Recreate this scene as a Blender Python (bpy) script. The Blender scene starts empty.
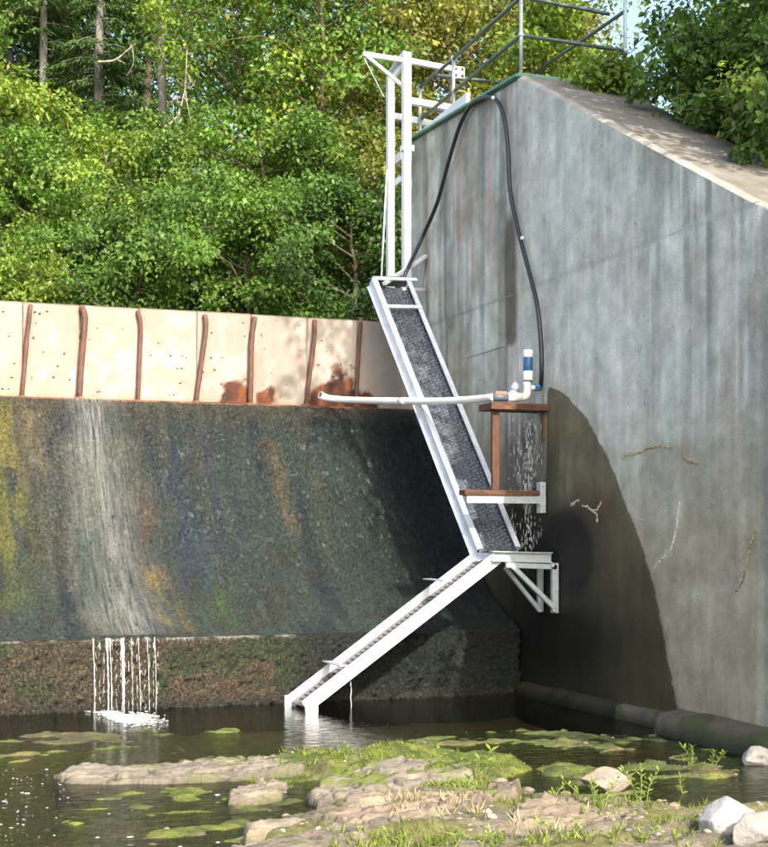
import bpy, bmesh, math, random
import numpy as np
from mathutils import Vector, Matrix
random.seed(7); RNG = np.random.default_rng(11)
C = bpy.context.scene.collection
S = bpy.context.scene
# World frame: x runs along the dam (wing wall face at x=0, dam to the left), y runs along the wing wall
# (dam toe at y=0, the camera at negative y), z up from the pool's water (z=0). Metres.
# ------------------------------------------------------------------ camera, sky, sun, exposure
YAW = math.radians(20.18)
CAM = np.array((-7.09, -14.78, 1.8)); FPX = 1425.0; HOR = 536.0
FW = np.array((math.sin(YAW), math.cos(YAW), 0)); RT = np.array((math.cos(YAW), -math.sin(YAW), 0)); UP = np.array((0, 0, 1.))
cd = bpy.data.cameras.new('camera'); cam = bpy.data.objects.new('camera', cd); C.objects.link(cam)
cam.location = CAM; cam.rotation_euler = (math.radians(90), 0, -YAW)
cd.sensor_fit = 'HORIZONTAL'; cd.sensor_width = 36; cd.lens = 36*FPX/768*(847/847)
cd.sensor_fit = 'VERTICAL'; cd.sensor_height = 36; cd.lens = 36*FPX/847
cd.shift_y = (HOR-423.5)/847; cd.clip_start = .1; cd.clip_end = 2000
S.camera = cam
SUN = np.array((.12, -.85, .62)); SUN /= np.linalg.norm(SUN)
W = bpy.data.worlds.new('World'); S.world = W; W.use_nodes = True
nt = W.node_tree; sky = nt.nodes.new('ShaderNodeTexSky'); sky.sky_type = 'NISHITA'; sky.sun_disc = False
sky.sun_elevation = math.asin(SUN[2]); sky.sun_rotation = math.atan2(SUN[0], SUN[1]); sky.dust_density = 4.0; sky.air_density = 1.0
bg = nt.nodes['Background']; nt.links.new(sky.outputs[0], bg.inputs[0]); bg.inputs[1].default_value = 0.15
sl = bpy.data.lights.new('sun', 'SUN'); sl.energy = 2.05; sl.angle = math.radians(.5); sl.color = (1, .955, .87)
so = bpy.data.objects.new('sun', sl); C.objects.link(so); so.rotation_euler = Vector(SUN).to_track_quat('Z', 'Y').to_euler(); so.location = (0, -20, 30)
S.view_settings.view_transform = 'Standard'; S.view_settings.look = 'None'; S.view_settings.gamma = 1; S.view_settings.use_curve_mapping = False
S.view_settings.exposure = 1.75

# ------------------------------------------------------------------ helpers
def ray(px, py): return FW + RT*(px-384)/FPX + UP*(HOR-py)/FPX
def P(px, py, **k):
    d = ray(px, py); (ax, v), = k.items()
    if ax == 'd': return CAM + d*v
    i = 'xyz'.index(ax); return CAM + d*((v-CAM[i])/d[i])
def topx(p):
    q = np.asarray(p)-CAM; dep = q@FW
    return 384+FPX*(q@RT)/dep, HOR-FPX*q[..., 2]/dep

def _h(ix, iy, iz, seed):
    n = (ix*374761393 + iy*668265263 + iz*2147483647 + seed*974634777) & 0xffffffff
    n = ((n ^ (n >> 13))*1274126177) & 0xffffffff
    return ((n ^ (n >> 16)) & 0xffff)/65535.
def vnoise(x, y, z=0, seed=0):
    x, y, z = np.broadcast_arrays(np.asarray(x, float), np.asarray(y, float), np.asarray(z, float))
    ix, iy, iz = [np.floor(a).astype(np.int64) for a in (x, y, z)]
    f = [a-b for a, b in ((x, ix), (y, iy), (z, iz))]; f = [t*t*(3-2*t) for t in f]
    r = 0
    for dx in (0, 1):
        for dy in (0, 1):
            for dz in (0, 1):
                w = (f[0] if dx else 1-f[0])*(f[1] if dy else 1-f[1])*(f[2] if dz else 1-f[2])
                r = r + w*_h(ix+dx, iy+dy, iz+dz, seed)
    return r
def fbm(x, y, z=0, o=4, seed=0):
    r, a, t = 0, .5, 0
    for i in range(o):
        r = r+a*vnoise(np.asarray(x)*2**i, np.asarray(y)*2**i, np.asarray(z)*2**i, seed+i); t += a; a *= .5
    return r/t
def ss(a, b, x): t = np.clip((x-a)/(b-a), 0, 1); return t*t*(3-2*t)
def mixc(c, d, m): m = np.asarray(m)[..., None]; return c*(1-m)+np.array(d)*m

def link(name, me, mat=None, parent=None, label=None, cat=None, group=None, kind=None):
    o = bpy.data.objects.new(name, me); C.objects.link(o)
    if mat is not None and me is not None and not me.materials: me.materials.append(mat)
    if parent is not None:
        o.parent = parent; o.matrix_parent_inverse = Matrix.Identity(4)
    tag(o, label, cat, group, kind); return o
def tag(o, label=None, cat=None, group=None, kind=None):
    for k, v in (('label', label), ('category', cat), ('group', group), ('kind', kind)):
        if v: o[k] = v
    return o
def thing(name, label, cat, loc=(0, 0, 0), group=None):
    o = bpy.data.objects.new(name, None); C.objects.link(o); o.location = loc; o.empty_display_size = .2
    return tag(o, label, cat, group)
def mesh_np(name, v, f, col=None, attrs=None, smooth=False, mat_idx=None):
    v = np.ascontiguousarray(v, np.float32).reshape(-1, 3); f = np.ascontiguousarray(f, np.int32); n, k = f.shape
    me = bpy.data.meshes.new(name); me.vertices.add(len(v)); me.vertices.foreach_set('co', v.ravel())
    me.loops.add(n*k); me.loops.foreach_set('vertex_index', f.ravel())
    me.polygons.add(n); me.polygons.foreach_set('loop_start', np.arange(0, n*k, k, dtype=np.int32))
    if smooth: me.polygons.foreach_set('use_smooth', np.ones(n, bool))
    if col is not None:
        c = np.ones((len(v), 4), np.float32); c[:, :3] = np.asarray(col).reshape(-1, 3)
        a = me.color_attributes.new('Col', 'FLOAT_COLOR', 'POINT'); a.data.foreach_set('color', c.ravel())
    for k_, val in (attrs or {}).items():
        a = me.attributes.new(k_, 'FLOAT', 'POINT'); a.data.foreach_set('value', np.ascontiguousarray(val, np.float32).ravel())
    me.update(calc_edges=True); me.validate(); return me
def grid_faces(nu, nv, flip=False):
    i = np.arange(nu-1)[:, None]*nv+np.arange(nv-1)[None]; i = i.ravel()
    f = np.stack([i, i+nv, i+nv+1, i+1], 1)
    return f[:, ::-1] if flip else f
class MB:                                    # collects shapes, then one mesh object
    def __init__(s): s.v = []; s.f = []; s.sm = []
    def add(s, v, f, smooth=False):
        b = len(s.v); s.v += [tuple(map(float, p)) for p in v]; s.f += [tuple(i+b for i in q) for q in f]; s.sm += [smooth]*len(f); return s
    def box(s, a, b):
        a, b = np.minimum(a, b), np.maximum(a, b)
        v = [((a, b)[i & 1][0], (a, b)[i >> 1 & 1][1], (a, b)[i >> 2 & 1][2]) for i in range(8)]
        return s.add(v, [(0, 2, 3, 1), (4, 5, 7, 6), (0, 1, 5, 4), (2, 6, 7, 3), (0, 4, 6, 2), (1, 3, 7, 5)])
    def bar(s, p, q, w, h, up=(0, 0, 1)):    # rectangular bar from p to q: w across, h along 'up'
        p, q = np.array(p, float), np.array(q, float); d = (q-p)/np.linalg.norm(q-p); u = np.array(up, float)
        r = np.cross(d, u); r /= np.linalg.norm(r); u = np.cross(r, d)
        v = [e+r*sx*w/2+u*sz*h/2 for e in (p, q) for sx, sz in ((-1, -1), (1, -1), (1, 1), (-1, 1))]
        return s.add(v, [(3, 2, 1, 0), (4, 5, 6, 7), (0, 1, 5, 4), (1, 2, 6, 5), (2, 3, 7, 6), (3, 0, 4, 7)])
    def tube(s, pts, r, n=10, cap=True):
        pts = np.array(pts, float); m = len(pts); r = np.broadcast_to(np.asarray(r, float), (m,))
        t = np.gradient(pts, axis=0); t /= np.linalg.norm(t, axis=1)[:, None]
        a = np.array((0, 0, 1.)) if abs(t[0][2]) < .9 else np.array((1., 0, 0)); v = []
        x = np.cross(t[0], a); x /= np.linalg.norm(x)
        for i in range(m):
            x = x-t[i]*(x@t[i]); x /= np.linalg.norm(x); y = np.cross(t[i], x)
            v += [pts[i]+r[i]*(math.cos(2*math.pi*j/n)*x+math.sin(2*math.pi*j/n)*y) for j in range(n)]
        f = [(i*n+j, i*n+(j+1) % n, (i+1)*n+(j+1) % n, (i+1)*n+j) for i in range(m-1) for j in range(n)]
        s.add(v, f, True)
        if cap: 
            b = len(s.v)-len(v); s.f += [tuple(b+j for j in range(n))[::-1], tuple(b+(m-1)*n+j for j in range(n))]; s.sm += [False]*2
        return s
    def ball(s, c, r, n=8, sc=(1, 1, 1)):
        v = []; f = []
        for i in range(n+1):
            th = math.pi*i/n
            for j in range(2*n):
                ph = math.pi*j/n; v.append((c[0]+r*sc[0]*math.sin(th)*math.cos(ph), c[1]+r*sc[1]*math.sin(th)*math.sin(ph), c[2]+r*sc[2]*math.cos(th)))
        for i in range(n):
            for j in range(2*n): f.append((i*2*n+j, (i+1)*2*n+j, (i+1)*2*n+(j+1) % (2*n), i*2*n+(j+1) % (2*n)))
        return s.add(v, f, True)
    def build(s, name, mat, parent=None, bevel=0, **kw):
        loc = np.array(parent.matrix_world.translation if parent is not None and parent.parent else (parent.location if parent else (0, 0, 0)))
        if parent is not None and parent.parent is not None: loc = np.array(parent.parent.location)+np.array(parent.location)
        me = bpy.data.meshes.new(name); me.from_pydata([tuple(np.array(p)-loc) for p in s.v], [], s.f)
        me.polygons.foreach_set('use_smooth', s.sm); me.validate(); me.update()
        if bevel:
            bm = bmesh.new(); bm.from_mesh(me); bmesh.ops.remove_doubles(bm, verts=bm.verts, dist=1e-5)
            es = [e for e in bm.edges if len(e.link_faces) == 2 and e.calc_face_angle(0) > .6]
            bmesh.ops.bevel(bm, geom=es, offset=bevel, segments=2, profile=.5, affect='EDGES', clamp_overlap=True); bm.to_mesh(me); bm.free()
        return link(name, me, mat, parent, **kw)
def smooth_path(pts, n=60):                 # Catmull-Rom
    p = np.array(pts, float); p = np.vstack([2*p[0]-p[1], p, 2*p[-1]-p[-2]]); m = len(p)-3; out = []
    for t in np.linspace(0, m-1e-6, n):
        i = int(t); u = t-i; a, b, c, d = p[i:i+4]
        out.append(.5*((2*b)+(c-a)*u+(2*a-5*b+4*c-d)*u*u+(3*b-a-3*c+d)*u**3))
    return np.array(out)

# ------------------------------------------------------------------ materials
def newmat(name):
    m = bpy.data.materials.new(name); m.use_nodes = True; nt = m.node_tree; b = nt.nodes['Principled BSDF']; return m, nt, b
def N(nt, t, **kw):
    n = nt.nodes.new(t)
    for k, v in kw.items():
        if hasattr(n, k): setattr(n, k, v)
        else: n.inputs[k.replace('_', ' ')].default_value = v
    return n
def noise(nt, scale, vec=None, detail=4, rough=.6, dist=0, sc=(1, 1, 1)):
    tc = N(nt, 'ShaderNodeTexCoord'); mp = N(nt, 'ShaderNodeMapping'); mp.inputs['Scale'].default_value = sc
    nt.links.new(tc.outputs['Object'], mp.inputs[0]); n = N(nt, 'ShaderNodeTexNoise'); n.inputs['Scale'].default_value = scale
    n.inputs['Detail'].default_value = detail; n.inputs['Roughness'].default_value = rough; n.inputs['Distortion'].default_value = dist
    nt.links.new(mp.outputs[0], n.inputs['Vector']); return n
def ramp(nt, fac, stops):
    r = N(nt, 'ShaderNodeValToRGB'); e = r.color_ramp.elements
    while len(e) < len(stops): e.new(.5)
    for k, (p, c) in zip(e, stops): k.position = p; k.color = (*c, 1) if not np.isscalar(c) else (c, c, c, 1)
    nt.links.new(fac, r.inputs[0]); return r.outputs[0]
def mul(nt, a, b, fac=1., mode='MULTIPLY'):
    m = N(nt, 'ShaderNodeMix', data_type='RGBA', blend_type=mode); m.inputs[0].default_value = fac
    for s, i in ((a, 6), (b, 7)):
        if isinstance(s, tuple): m.inputs[i].default_value = (*s, 1)
        else: nt.links.new(s, m.inputs[i])
    return m.outputs[2]
def bump(nt, b, h, dist, strength=1.):
    n = N(nt, 'ShaderNodeBump'); n.inputs['Distance'].default_value = dist; n.inputs['Strength'].default_value = strength
    nt.links.new(h, n.inputs['Height']); nt.links.new(n.outputs[0], b.inputs['Normal']); return n
def simple(name, col, rough=.5, metal=0, var=.25, scale=18, bmp=.001, sc=(1, 1, 1), spots=None, attr=False, spec=.5):
    m, nt, b = newmat(name); n = noise(nt, scale, sc=sc)
    base = ramp(nt, n.outputs[0], [(.25, tuple(c*(1-var) for c in col)), (.75, tuple(min(1, c*(1+var)) for c in col))])
    if attr:
        at = N(nt, 'ShaderNodeAttribute', attribute_name='Col'); base = mul(nt, at.outputs[0], ramp(nt, n.outputs[0], [(.2, 1-var), (.8, 1+var)]))
    if spots:
        c2, lo, hi, s2 = spots; n2 = noise(nt, s2, detail=5, rough=.65, sc=sc)
        mk = ramp(nt, n2.outputs[0], [(lo, 0.), (hi, 1.)]); x = N(nt, 'ShaderNodeMix', data_type='RGBA'); nt.links.new(mk, x.inputs[0]); nt.links.new(base, x.inputs[6]); x.inputs[7].default_value = (*c2, 1); base = x.outputs[2]
    nt.links.new(base, b.inputs['Base Color']); b.inputs['Roughness'].default_value = rough; b.inputs['Metallic'].default_value = metal
    b.inputs['Specular IOR Level'].default_value = spec
    if bmp: n3 = noise(nt, scale*4, detail=5, sc=sc); bump(nt, b, n3.outputs[0], bmp)
    return m
M = {}
M['white_paint'] = simple('white paint', (.72, .735, .73), .5, 0, .07, 6, .0006, spots=((.55, .54, .50), .62, .80, 9))
M['alu'] = simple('aluminium', (.66, .70, .74), .42, .35, .14, 8, .0008, spots=((.42, .45, .47), .58, .8, 14))
M['alu_bright'] = simple('bright aluminium', (.68, .69, .69), .45, .1, .06, 7, .0006, spots=((.6, .58, .5), .66, .82, 10))
M['galv'] = simple('galvanised steel', (.40, .45, .45), .5, .35, .2, 14, .001, spots=((.6, .63, .62), .55, .75, 30))
M['rail_paint'] = simple('dark green grey paint', (.085, .11, .10), .45, 0, .25, 20, .001, spots=((.25, .28, .26), .62, .72, 30))
M['green_paint'] = simple('green paint', (.12, .28, .20), .6, 0, .3, 14, .002, spots=((.35, .40, .35), .58, .7, 22))
M['hose'] = simple('black rubber', (.018, .019, .022), .38, 0, .2, 20, .0008)
M['pvc'] = simple('white pvc', (.78, .76, .73), .38, 0, .06, 10, .0004, spots=((.55, .52, .46), .64, .8, 14))
M['blue'] = simple('blue plastic', (.02, .10, .24), .4, 0, .15, 20, .0003)
M['blue_light'] = simple('bright blue plastic', (.02, .17, .42), .4, 0, .15, 20, .0003)
M['grey_plastic'] = simple('grey plastic', (.30, .34, .40), .5, 0, .2, 24, .0006)
M['dark_plastic'] = simple('dark grey plastic', (.10, .11, .13), .5, 0, .2, 24, .0006)
M['coral'] = simple('faded red plastic', (.55, .17, .11), .5, 0, .2, 24, .0006)
M['rust'] = simple('rusted wood', (.095, .040, .018), .8, 0, .6, 20, .003, (1, 1, .25), spots=((.21, .085, .03), .56, .72, 16))
M['rust_beam'] = simple('rusted timber edge', (.085, .036, .018), .8, 0, .6, 20, .003, (.25, 1, 1), spots=((.24, .11, .04), .54, .72, 14))
M['pin_rust'] = simple('rusted iron pin', (.11, .052, .035), .75, .1, .5, 22, .004, (1, 1, .4), spots=((.26, .105, .055), .54, .74, 12))
M['bark_grey'] = simple('grey bark', (.20, .185, .16), .9, 0, .4, 12, .02, (1, 1, .35), spots=((.33, .32, .29), .56, .7, 7))
M['bark_brown'] = simple('brown bark', (.10, .075, .05), .9, 0, .45, 12, .02, (1, 1, .3))
M['twig'] = simple('bare twig wood', (.36, .30, .23), .9, 0, .3, 14, .004)
M['stem'] = simple('green stem', (.14, .20, .05), .6, 0, .3, 20, .001)
M['bed_stud'] = simple('grey studs', (.20, .22, .25), .35, 0, .35, 60, .0005)
M['bolt'] = simple('zinc bolts', (.5, .5, .5), .4, .6, .2, 30, .0005)

def concrete():
    m, nt, b = newmat('weathered concrete'); at = N(nt, 'ShaderNodeAttribute', attribute_name='Col')
    n1 = noise(nt, 3.2, detail=8, rough=.68); n2 = noise(nt, 55, detail=5, rough=.7); n3 = noise(nt, 5, detail=6, rough=.65, sc=(1, 1, .12))
    c = mul(nt, at.outputs[0], ramp(nt, n1.outputs[0], [(.3, .70), (.7, 1.24)])); c = mul(nt, c, ramp(nt, n2.outputs[0], [(.25, .82), (.75, 1.15)])); c = mul(nt, c, ramp(nt, n3.outputs[0], [(.3, .82), (.68, 1.1)]))
    v = noise(nt, 22, detail=2, rough=.5); c = mul(nt, c, ramp(nt, v.outputs[0], [(.24, .45), (.30, 1.)]))
    wa = N(nt, 'ShaderNodeAttribute', attribute_name='wet'); nw = noise(nt, 9, detail=6, rough=.7)
    ad = N(nt, 'ShaderNodeMath', operation='MULTIPLY_ADD'); nt.links.new(nw.outputs[0], ad.inputs[0]); ad.inputs[1].default_value = .16; nt.links.new(wa.outputs['Fac'], ad.inputs[2])
    wm = ramp(nt, ad.outputs[0], [(.07, 0.), (.10, 1.)])
    wc = mul(nt, c, (.31, .29, .19)); x = N(nt, 'ShaderNodeMix', data_type='RGBA'); nt.links.new(wm, x.inputs[0]); nt.links.new(c, x.inputs[6]); nt.links.new(wc, x.inputs[7])
    nt.links.new(x.outputs[2], b.inputs['Base Color'])
    rr = N(nt, 'ShaderNodeMapRange'); rr.inputs['To Min'].default_value = .88; rr.inputs['To Max'].default_value = .6; nt.links.new(wm, rr.inputs[0]); nt.links.new(rr.outputs[0], b.inputs['Roughness'])
    b.inputs['Specular IOR Level'].default_value = .3
    hb = mul(nt, n2.outputs[0], n3.outputs[0], .4, 'ADD'); bump(nt, b, hb, .006)
    return m
M['concrete'] = concrete()
def spill():
    m, nt, b = newmat('wet pitted spillway concrete'); at = N(nt, 'ShaderNodeAttribute', attribute_name='Col')
    n2 = noise(nt, 30, detail=4, rough=.66, sc=(1, .8, .8)); n1 = noise(nt, 5, detail=5, rough=.6, sc=(1.6, .3, .3))
    c = mul(nt, at.outputs[0], ramp(nt, n2.outputs[0], [(.32, .42), (.50, .92), (.68, 1.5)])); c = mul(nt, c, ramp(nt, n1.outputs[0], [(.3, .82), (.7, 1.18)]))
    nt.links.new(c, b.inputs['Base Color']); b.inputs['Coat Weight'].default_value = .06; b.inputs['Coat Roughness'].default_value = .25
    r = ramp(nt, n1.outputs[0], [(.35, .16), (.65, .30)]); nt.links.new(r, b.inputs['Roughness']); b.inputs['Specular IOR Level'].default_value = .5
    bump(nt, b, n2.outputs[0], .13); return m
M['spill'] = spill()
def rough_toe():
    m, nt, b = newmat('rough toe concrete'); at = N(nt, 'ShaderNodeAttribute', attribute_name='Col')
    n2 = noise(nt, 42, detail=5, rough=.8); c = mul(nt, at.outputs[0], ramp(nt, n2.outputs[0], [(.36, .18), (.5, .7), (.62, 3.4)]))
    nt.links.new(c, b.inputs['Base Color']); b.inputs['Roughness'].default_value = .4; bump(nt, b, n2.outputs[0], .05); return m
M['toe'] = rough_toe()
M['board'] = simple('flashboard plywood', (1, 1, 1), .75, 0, .10, 9, .001, (1, 1, .6), attr=True, spec=.3)
M['board_nail'] = simple('rusty nail heads', (.16, .09, .06), .7, .2, .3, 30, .0005)
M['rock'] = simple('ledge rock', (1, 1, 1), .85, 0, .32, 22, .010, (1, 1, 3), attr=True, spec=.3)
M['boulder'] = simple('pale granite', (.32, .305, .28), .85, 0, .28, 16, .010, spots=((.28, .26, .24), .56, .66, 55), spec=.3)
M['round_stone'] = simple('grey stone', (.24, .225, .20), .85, 0, .25, 16, .008, spots=((.2, .2, .18), .58, .68, 45), spec=.3)
M['pink_rock'] = simple('pinkish rock', (.27, .22, .17), .85, 0, .35, 9, .014, spots=((.13, .105, .085), .55, .68, 22), spec=.3)
def terrain():
    m, nt, b = newmat('stream bed and bank'); at = N(nt, 'ShaderNodeAttribute', attribute_name='Col')
    n = noise(nt, 16, detail=7, rough=.75); n2 = noise(nt, 90, detail=4, rough=.7)
    c = mul(nt, at.outputs[0], ramp(nt, n.outputs[0], [(.28, .5), (.72, 1.45)])); c = mul(nt, c, ramp(nt, n2.outputs[0], [(.3, .6), (.7, 1.4)]))
    nt.links.new(c, b.inputs['Base Color']); b.inputs['Roughness'].default_value = .85; b.inputs['Specular IOR Level'].default_value = .3
    bump(nt, b, mul(nt, n.outputs[0], n2.outputs[0], .4, 'ADD'), .03); return m
M['terrain'] = terrain()
M['forest_floor'] = simple('forest floor', (.055, .05, .025), .95, 0, .5, 3, .05)
def leafmat(name, tr=.35):
    m, nt, b = newmat(name); at = N(nt, 'ShaderNodeAttribute', attribute_name='Col')
    nt.links.new(at.outputs[0], b.inputs['Base Color']); b.inputs['Roughness'].default_value = .45; b.inputs['Specular IOR Level'].default_value = .35
    t = N(nt, 'ShaderNodeBsdfTranslucent'); mx = N(nt, 'ShaderNodeMixShader'); mx.inputs[0].default_value = tr
    nt.links.new(mul(nt, at.outputs[0], (1.1, 1.25, .6)), t.inputs[0]); nt.links.new(b.outputs[0], mx.inputs[1]); nt.links.new(t.outputs[0], mx.inputs[2])
    nt.links.new(mx.outputs[0], nt.nodes['Material Output'].inputs[0]); return m
M['leaf'] = leafmat('leaves'); M['needle'] = leafmat('needles', .15); M['grass'] = leafmat('grass blades', .3)
def water(name, tint, bscale, bdist, gl=.03):
    m, nt, b = newmat(name); nt.nodes.remove(b)
    tr = N(nt, 'ShaderNodeBsdfTransparent'); tr.inputs[0].default_value = (*tint, 1); g = N(nt, 'ShaderNodeBsdfGlossy'); g.inputs['Roughness'].default_value = gl
    fr = N(nt, 'ShaderNodeFresnel'); fr.inputs[0].default_value = 1.33; mx = N(nt, 'ShaderNodeMixShader')
    n = noise(nt, bscale, detail=4, rough=.55, dist=.6, sc=(1, 1.8, 1)); bp = N(nt, 'ShaderNodeBump'); bp.inputs['Distance'].default_value = bdist; nt.links.new(n.outputs[0], bp.inputs['Height'])
    nt.links.new(bp.outputs[0], g.inputs['Normal']); nt.links.new(bp.outputs[0], fr.inputs['Normal'])
    nt.links.new(fr.outputs[0], mx.inputs[0]); nt.links.new(tr.outputs[0], mx.inputs[1]); nt.links.new(g.outputs[0], mx.inputs[2]); nt.links.new(mx.outputs[0], nt.nodes['Material Output'].inputs[0]); return m
M['water'] = water('pool water', (.92, .92, .70), 7, .008)
def film(name, alpha, col=(.85, .88, .88), scale=30, sc=(1, .2, .2), lo=.42, hi=.62):
    m, nt, b = newmat(name); n = noise(nt, scale, detail=5, rough=.7, sc=sc); at = N(nt, 'ShaderNodeAttribute', attribute_name='dens')
    a = N(nt, 'ShaderNodeMath', operation='MULTIPLY'); nt.links.new(ramp(nt, n.outputs[0], [(lo, 0.), (hi, alpha)]), a.inputs[0]); nt.links.new(at.outputs['Fac'], a.inputs[1])
    nt.links.new(a.outputs[0], b.inputs['Alpha']); b.inputs['Base Color'].default_value = (*col, 1); b.inputs['Roughness'].default_value = .25; return m
M['film'] = film('thin white water film', .23, (.62, .64, .58), scale=42, sc=(1, .06, .06), lo=.34, hi=.72)
def dropm():
    m, nt, b = newmat('falling water'); b.inputs['Base Color'].default_value = (.9, .93, .94, 1); b.inputs['Roughness'].default_value = .1; b.inputs['Alpha'].default_value = .28; return m
M['drop'] = dropm()
M['foam'] = simple('foam', (.85, .86, .84), .6, 0, .08, 30, .004)

# ------------------------------------------------------------------ setting: far ground, hill, bank, stream bed, water
me = mesh_np('ground', [(-400, -400, -.9), (400, -400, -.9), (400, 400, -.9), (-400, 400, -.9)], [(0, 1, 2, 3)]); link('ground', me, M['forest_floor'], kind='structure')
def hill_z(x, y):                                # land upstream of the dam
    z = 3.9+ss(6, 12, y)*.9+ss(10, 60, y)*7+.5*(fbm(x*.25, y*.25, 0, 3, 5)-.5)
    return z
gx, gy = np.meshgrid(np.linspace(-60, 60, 100), np.linspace(7, 120, 90), indexing='ij')
me = mesh_np('hillside', np.stack([gx, gy, hill_z(gx, gy)], -1), grid_faces(100, 90), smooth=True); link('hillside', me, M['forest_floor'], kind='structure')
def wall_top(y): return 7.08-np.clip(-np.asarray(y, float), 0, None)*.535 + np.clip(np.asarray(y, float), 0, None)*.045
THK = 1.22; YN = -7.2; YF = 3.45
gx, gy = np.meshgrid(np.linspace(THK+.02, 40, 60), np.linspace(-30, 7.2, 90), indexing='ij')
gz = np.minimum(wall_top(np.maximum(gy, -11))-.35+ss(2, 10, gx)*1.0, 7)+.3*(fbm(gx*.6, gy*.6, 0, 3, 3)-.5); gz = np.where(gy > 3.4, gz-ss(3.4, 7.2, gy)*2, gz)
me = mesh_np('right_bank', np.stack([gx, gy, gz], -1), grid_faces(60, 90), smooth=True); link('right_bank', me, M['forest_floor'], kind='structure')
me = mesh_np('headpond_water', [(-60, 2.9, 4.05), (THK, 2.9, 4.05), (THK, 8.2, 4.05), (-60, 8.2, 4.05)], [(0, 1, 2, 3)]); link('headpond_water', me, M['water'], kind='structure')

# stream bed, designed on the plan, with heights and mossy patches
def bump2(u, v, cx, cy, rx, ry): return np.exp(-(((u-cx)/rx)**2+((v-cy)/ry)**2))
def bed(x, y):
    p = np.stack([x, y, np.zeros_like(x)], -1); q = p-CAM; dep = np.maximum(q@FW, 3.); u = 384+FPX*(q@RT)/dep; v = HOR+FPX*1.8/dep     # plan position as seen bearings
    n = fbm(x*1.6, y*1.6, 0, 5, 21)-.5; n2 = fbm(x*6, y*6, 3, 4, 22)-.5; strat = fbm(x*.8+y*.5, y*5-x*1.5, 1, 4, 23)-.5
    an = fbm(x*1.5+.6*y, y*4.2-.6*x, 4, 5, 25)-.5; shal = ss(722, 732, v+8*n)*(1-.7*bump2(u, v, 330, 738, 60, 10))*(1-.55*bump2(u, v, 540, 765, 70, 9))*(1-.6*bump2(u, v, 40, 800, 60, 20)); h = -.30+.16*n+.05*n2+shal*(.215+.30*an+.10*n2)
    edge = np.interp(u, [-400, 60, 200, 250, 300, 340, 420, 500, 600, 768, 1100], [960, 930, 868, 842, 812, 798, 786, 793, 798, 800, 800])
    bank = ss(-16, 22, v-edge+26*n)
    crk = np.abs(fbm(x*2.2+y, y*4.5-x, 7, 5, 24)-.5); h = h*(1-bank)+bank*(.06+.16*strat+.06*n2-.05*ss(.03, .0, crk)+.0006*np.clip(v-edge, 0, 400))
    ridge = np.clip(1.15*bump2(u, v, 360, 768, 150, 17)+bump2(u, v, 470, 772, 70, 14)+.7*bump2(u, v, 255, 790, 70, 12), 0, 1)
    h = np.maximum(h, -.30+ridge*(.385+.22*strat+.12*n2))
    sh = np.clip(bump2(u, v, 700, 766, 130, 24)+bump2(u, v, 570, 738, 150, 11)+.8*bump2(u, v, 560, 772, 60, 9)+.9*bump2(u, v, 470, 742, 90, 7), 0, 1); h = np.maximum(h, -.30+sh*(.325+.22*n+.10*n2))
    lf = np.clip(1.1*bump2(u, v, 70, 738, 130, 12)+.72*bump2(u, v, 225, 730, 42, 6)+.72*bump2(u, v, 262, 745, 45, 6), 0, 1); h = np.maximum(h, -.30+lf*(.335+.20*n+.14*n2))
    al = np.clip(bump2(u, v, 130, 797, 95, 9)+bump2(u, v, 230, 825, 75, 14)+.9*bump2(u, v, 70, 822, 45, 9)+.8*bump2(u, v, 190, 790, 60, 6)+.9*bump2(u, v, 150, 845, 80, 8), 0, 1); h = np.maximum(h, -.30+al*(.318+.20*n+.08*n2))
    mat = ss(.38, .52, fbm(x*1.7, y*3.4, 9, 5, 37))*ss(784, 792, v)*ss(350, 300, u)*ss(15, 80, u+.5*(v-800)); h = np.maximum(h, -.30+mat*(.285+.16*an+.06*n2)); al = np.maximum(al, mat)
    low = (1-bank)*(1-ss(.15, .4, ridge)); hc = np.where(h > -.005, -.005+(h+.005)*.28, h)+.05*n2*ss(-.06, 0, h); h = h*(1-low)+hc*low
    m1 = fbm(x*3.1, y*3.1, 2, 5, 31); m2 = fbm(x*9, y*9, 2, 4, 32); m3 = fbm(x*1.2, y*2.4, 5, 4, 33)
    col = np.zeros(x.shape+(3,))+np.array((.14, .135, .055))
    col = mixc(col, (.19, .14, .065), ss(.4, .65, m3))                                      # brown shallows
    col = mixc(col, (.11, .145, .03), ss(.40, .56, m1)*ss(-.22, -.08, h)*.9)                   # algae under water
    wetg = np.clip(sh, 0, 1); col = mixc(col, (.10, .12, .05), ss(.3, .7, wetg)*ss(.36, .6, m1+.1)*ss(.3, .5, m2+.05)*.95)
    col = mixc(col, (.135, .155, .028), ss(.35, .8, al)*ss(.36, .56, m1)); col = mixc(col, (.13, .155, .03), ss(.45, .9, lf)*ss(200, 230, u)*.9)
    col = mixc(col, (.17, .20, .03), ss(-.09, -.01, h)*ss(.42, .55, m2)*.6*(1-bank)); col = mixc(col, (.11, .085, .055), ss(.4, .8, lf)*(1-ss(180, 215, u))*ss(.35, .6, m2))
    tan = np.array((.225, .19, .135))*(.3+.65*ss(.0, .05, crk)[..., None])*(.7+.6*fbm(x*5, y*11, 1, 4, 34))[..., None]
    col = col*(1-bank[..., None])+tan*bank[..., None]
    col = mixc(col, (.15, .15, .04), bank*ss(.48, .62, m1)*.85)
    col = mixc(col, (.15, .175, .028), ss(.30, .75, ridge)*ss(.30, .5, m1)); col = mixc(col, (.09, .13, .02), ss(.35, .75, ridge)*ss(.45, .6, m2))
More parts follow.
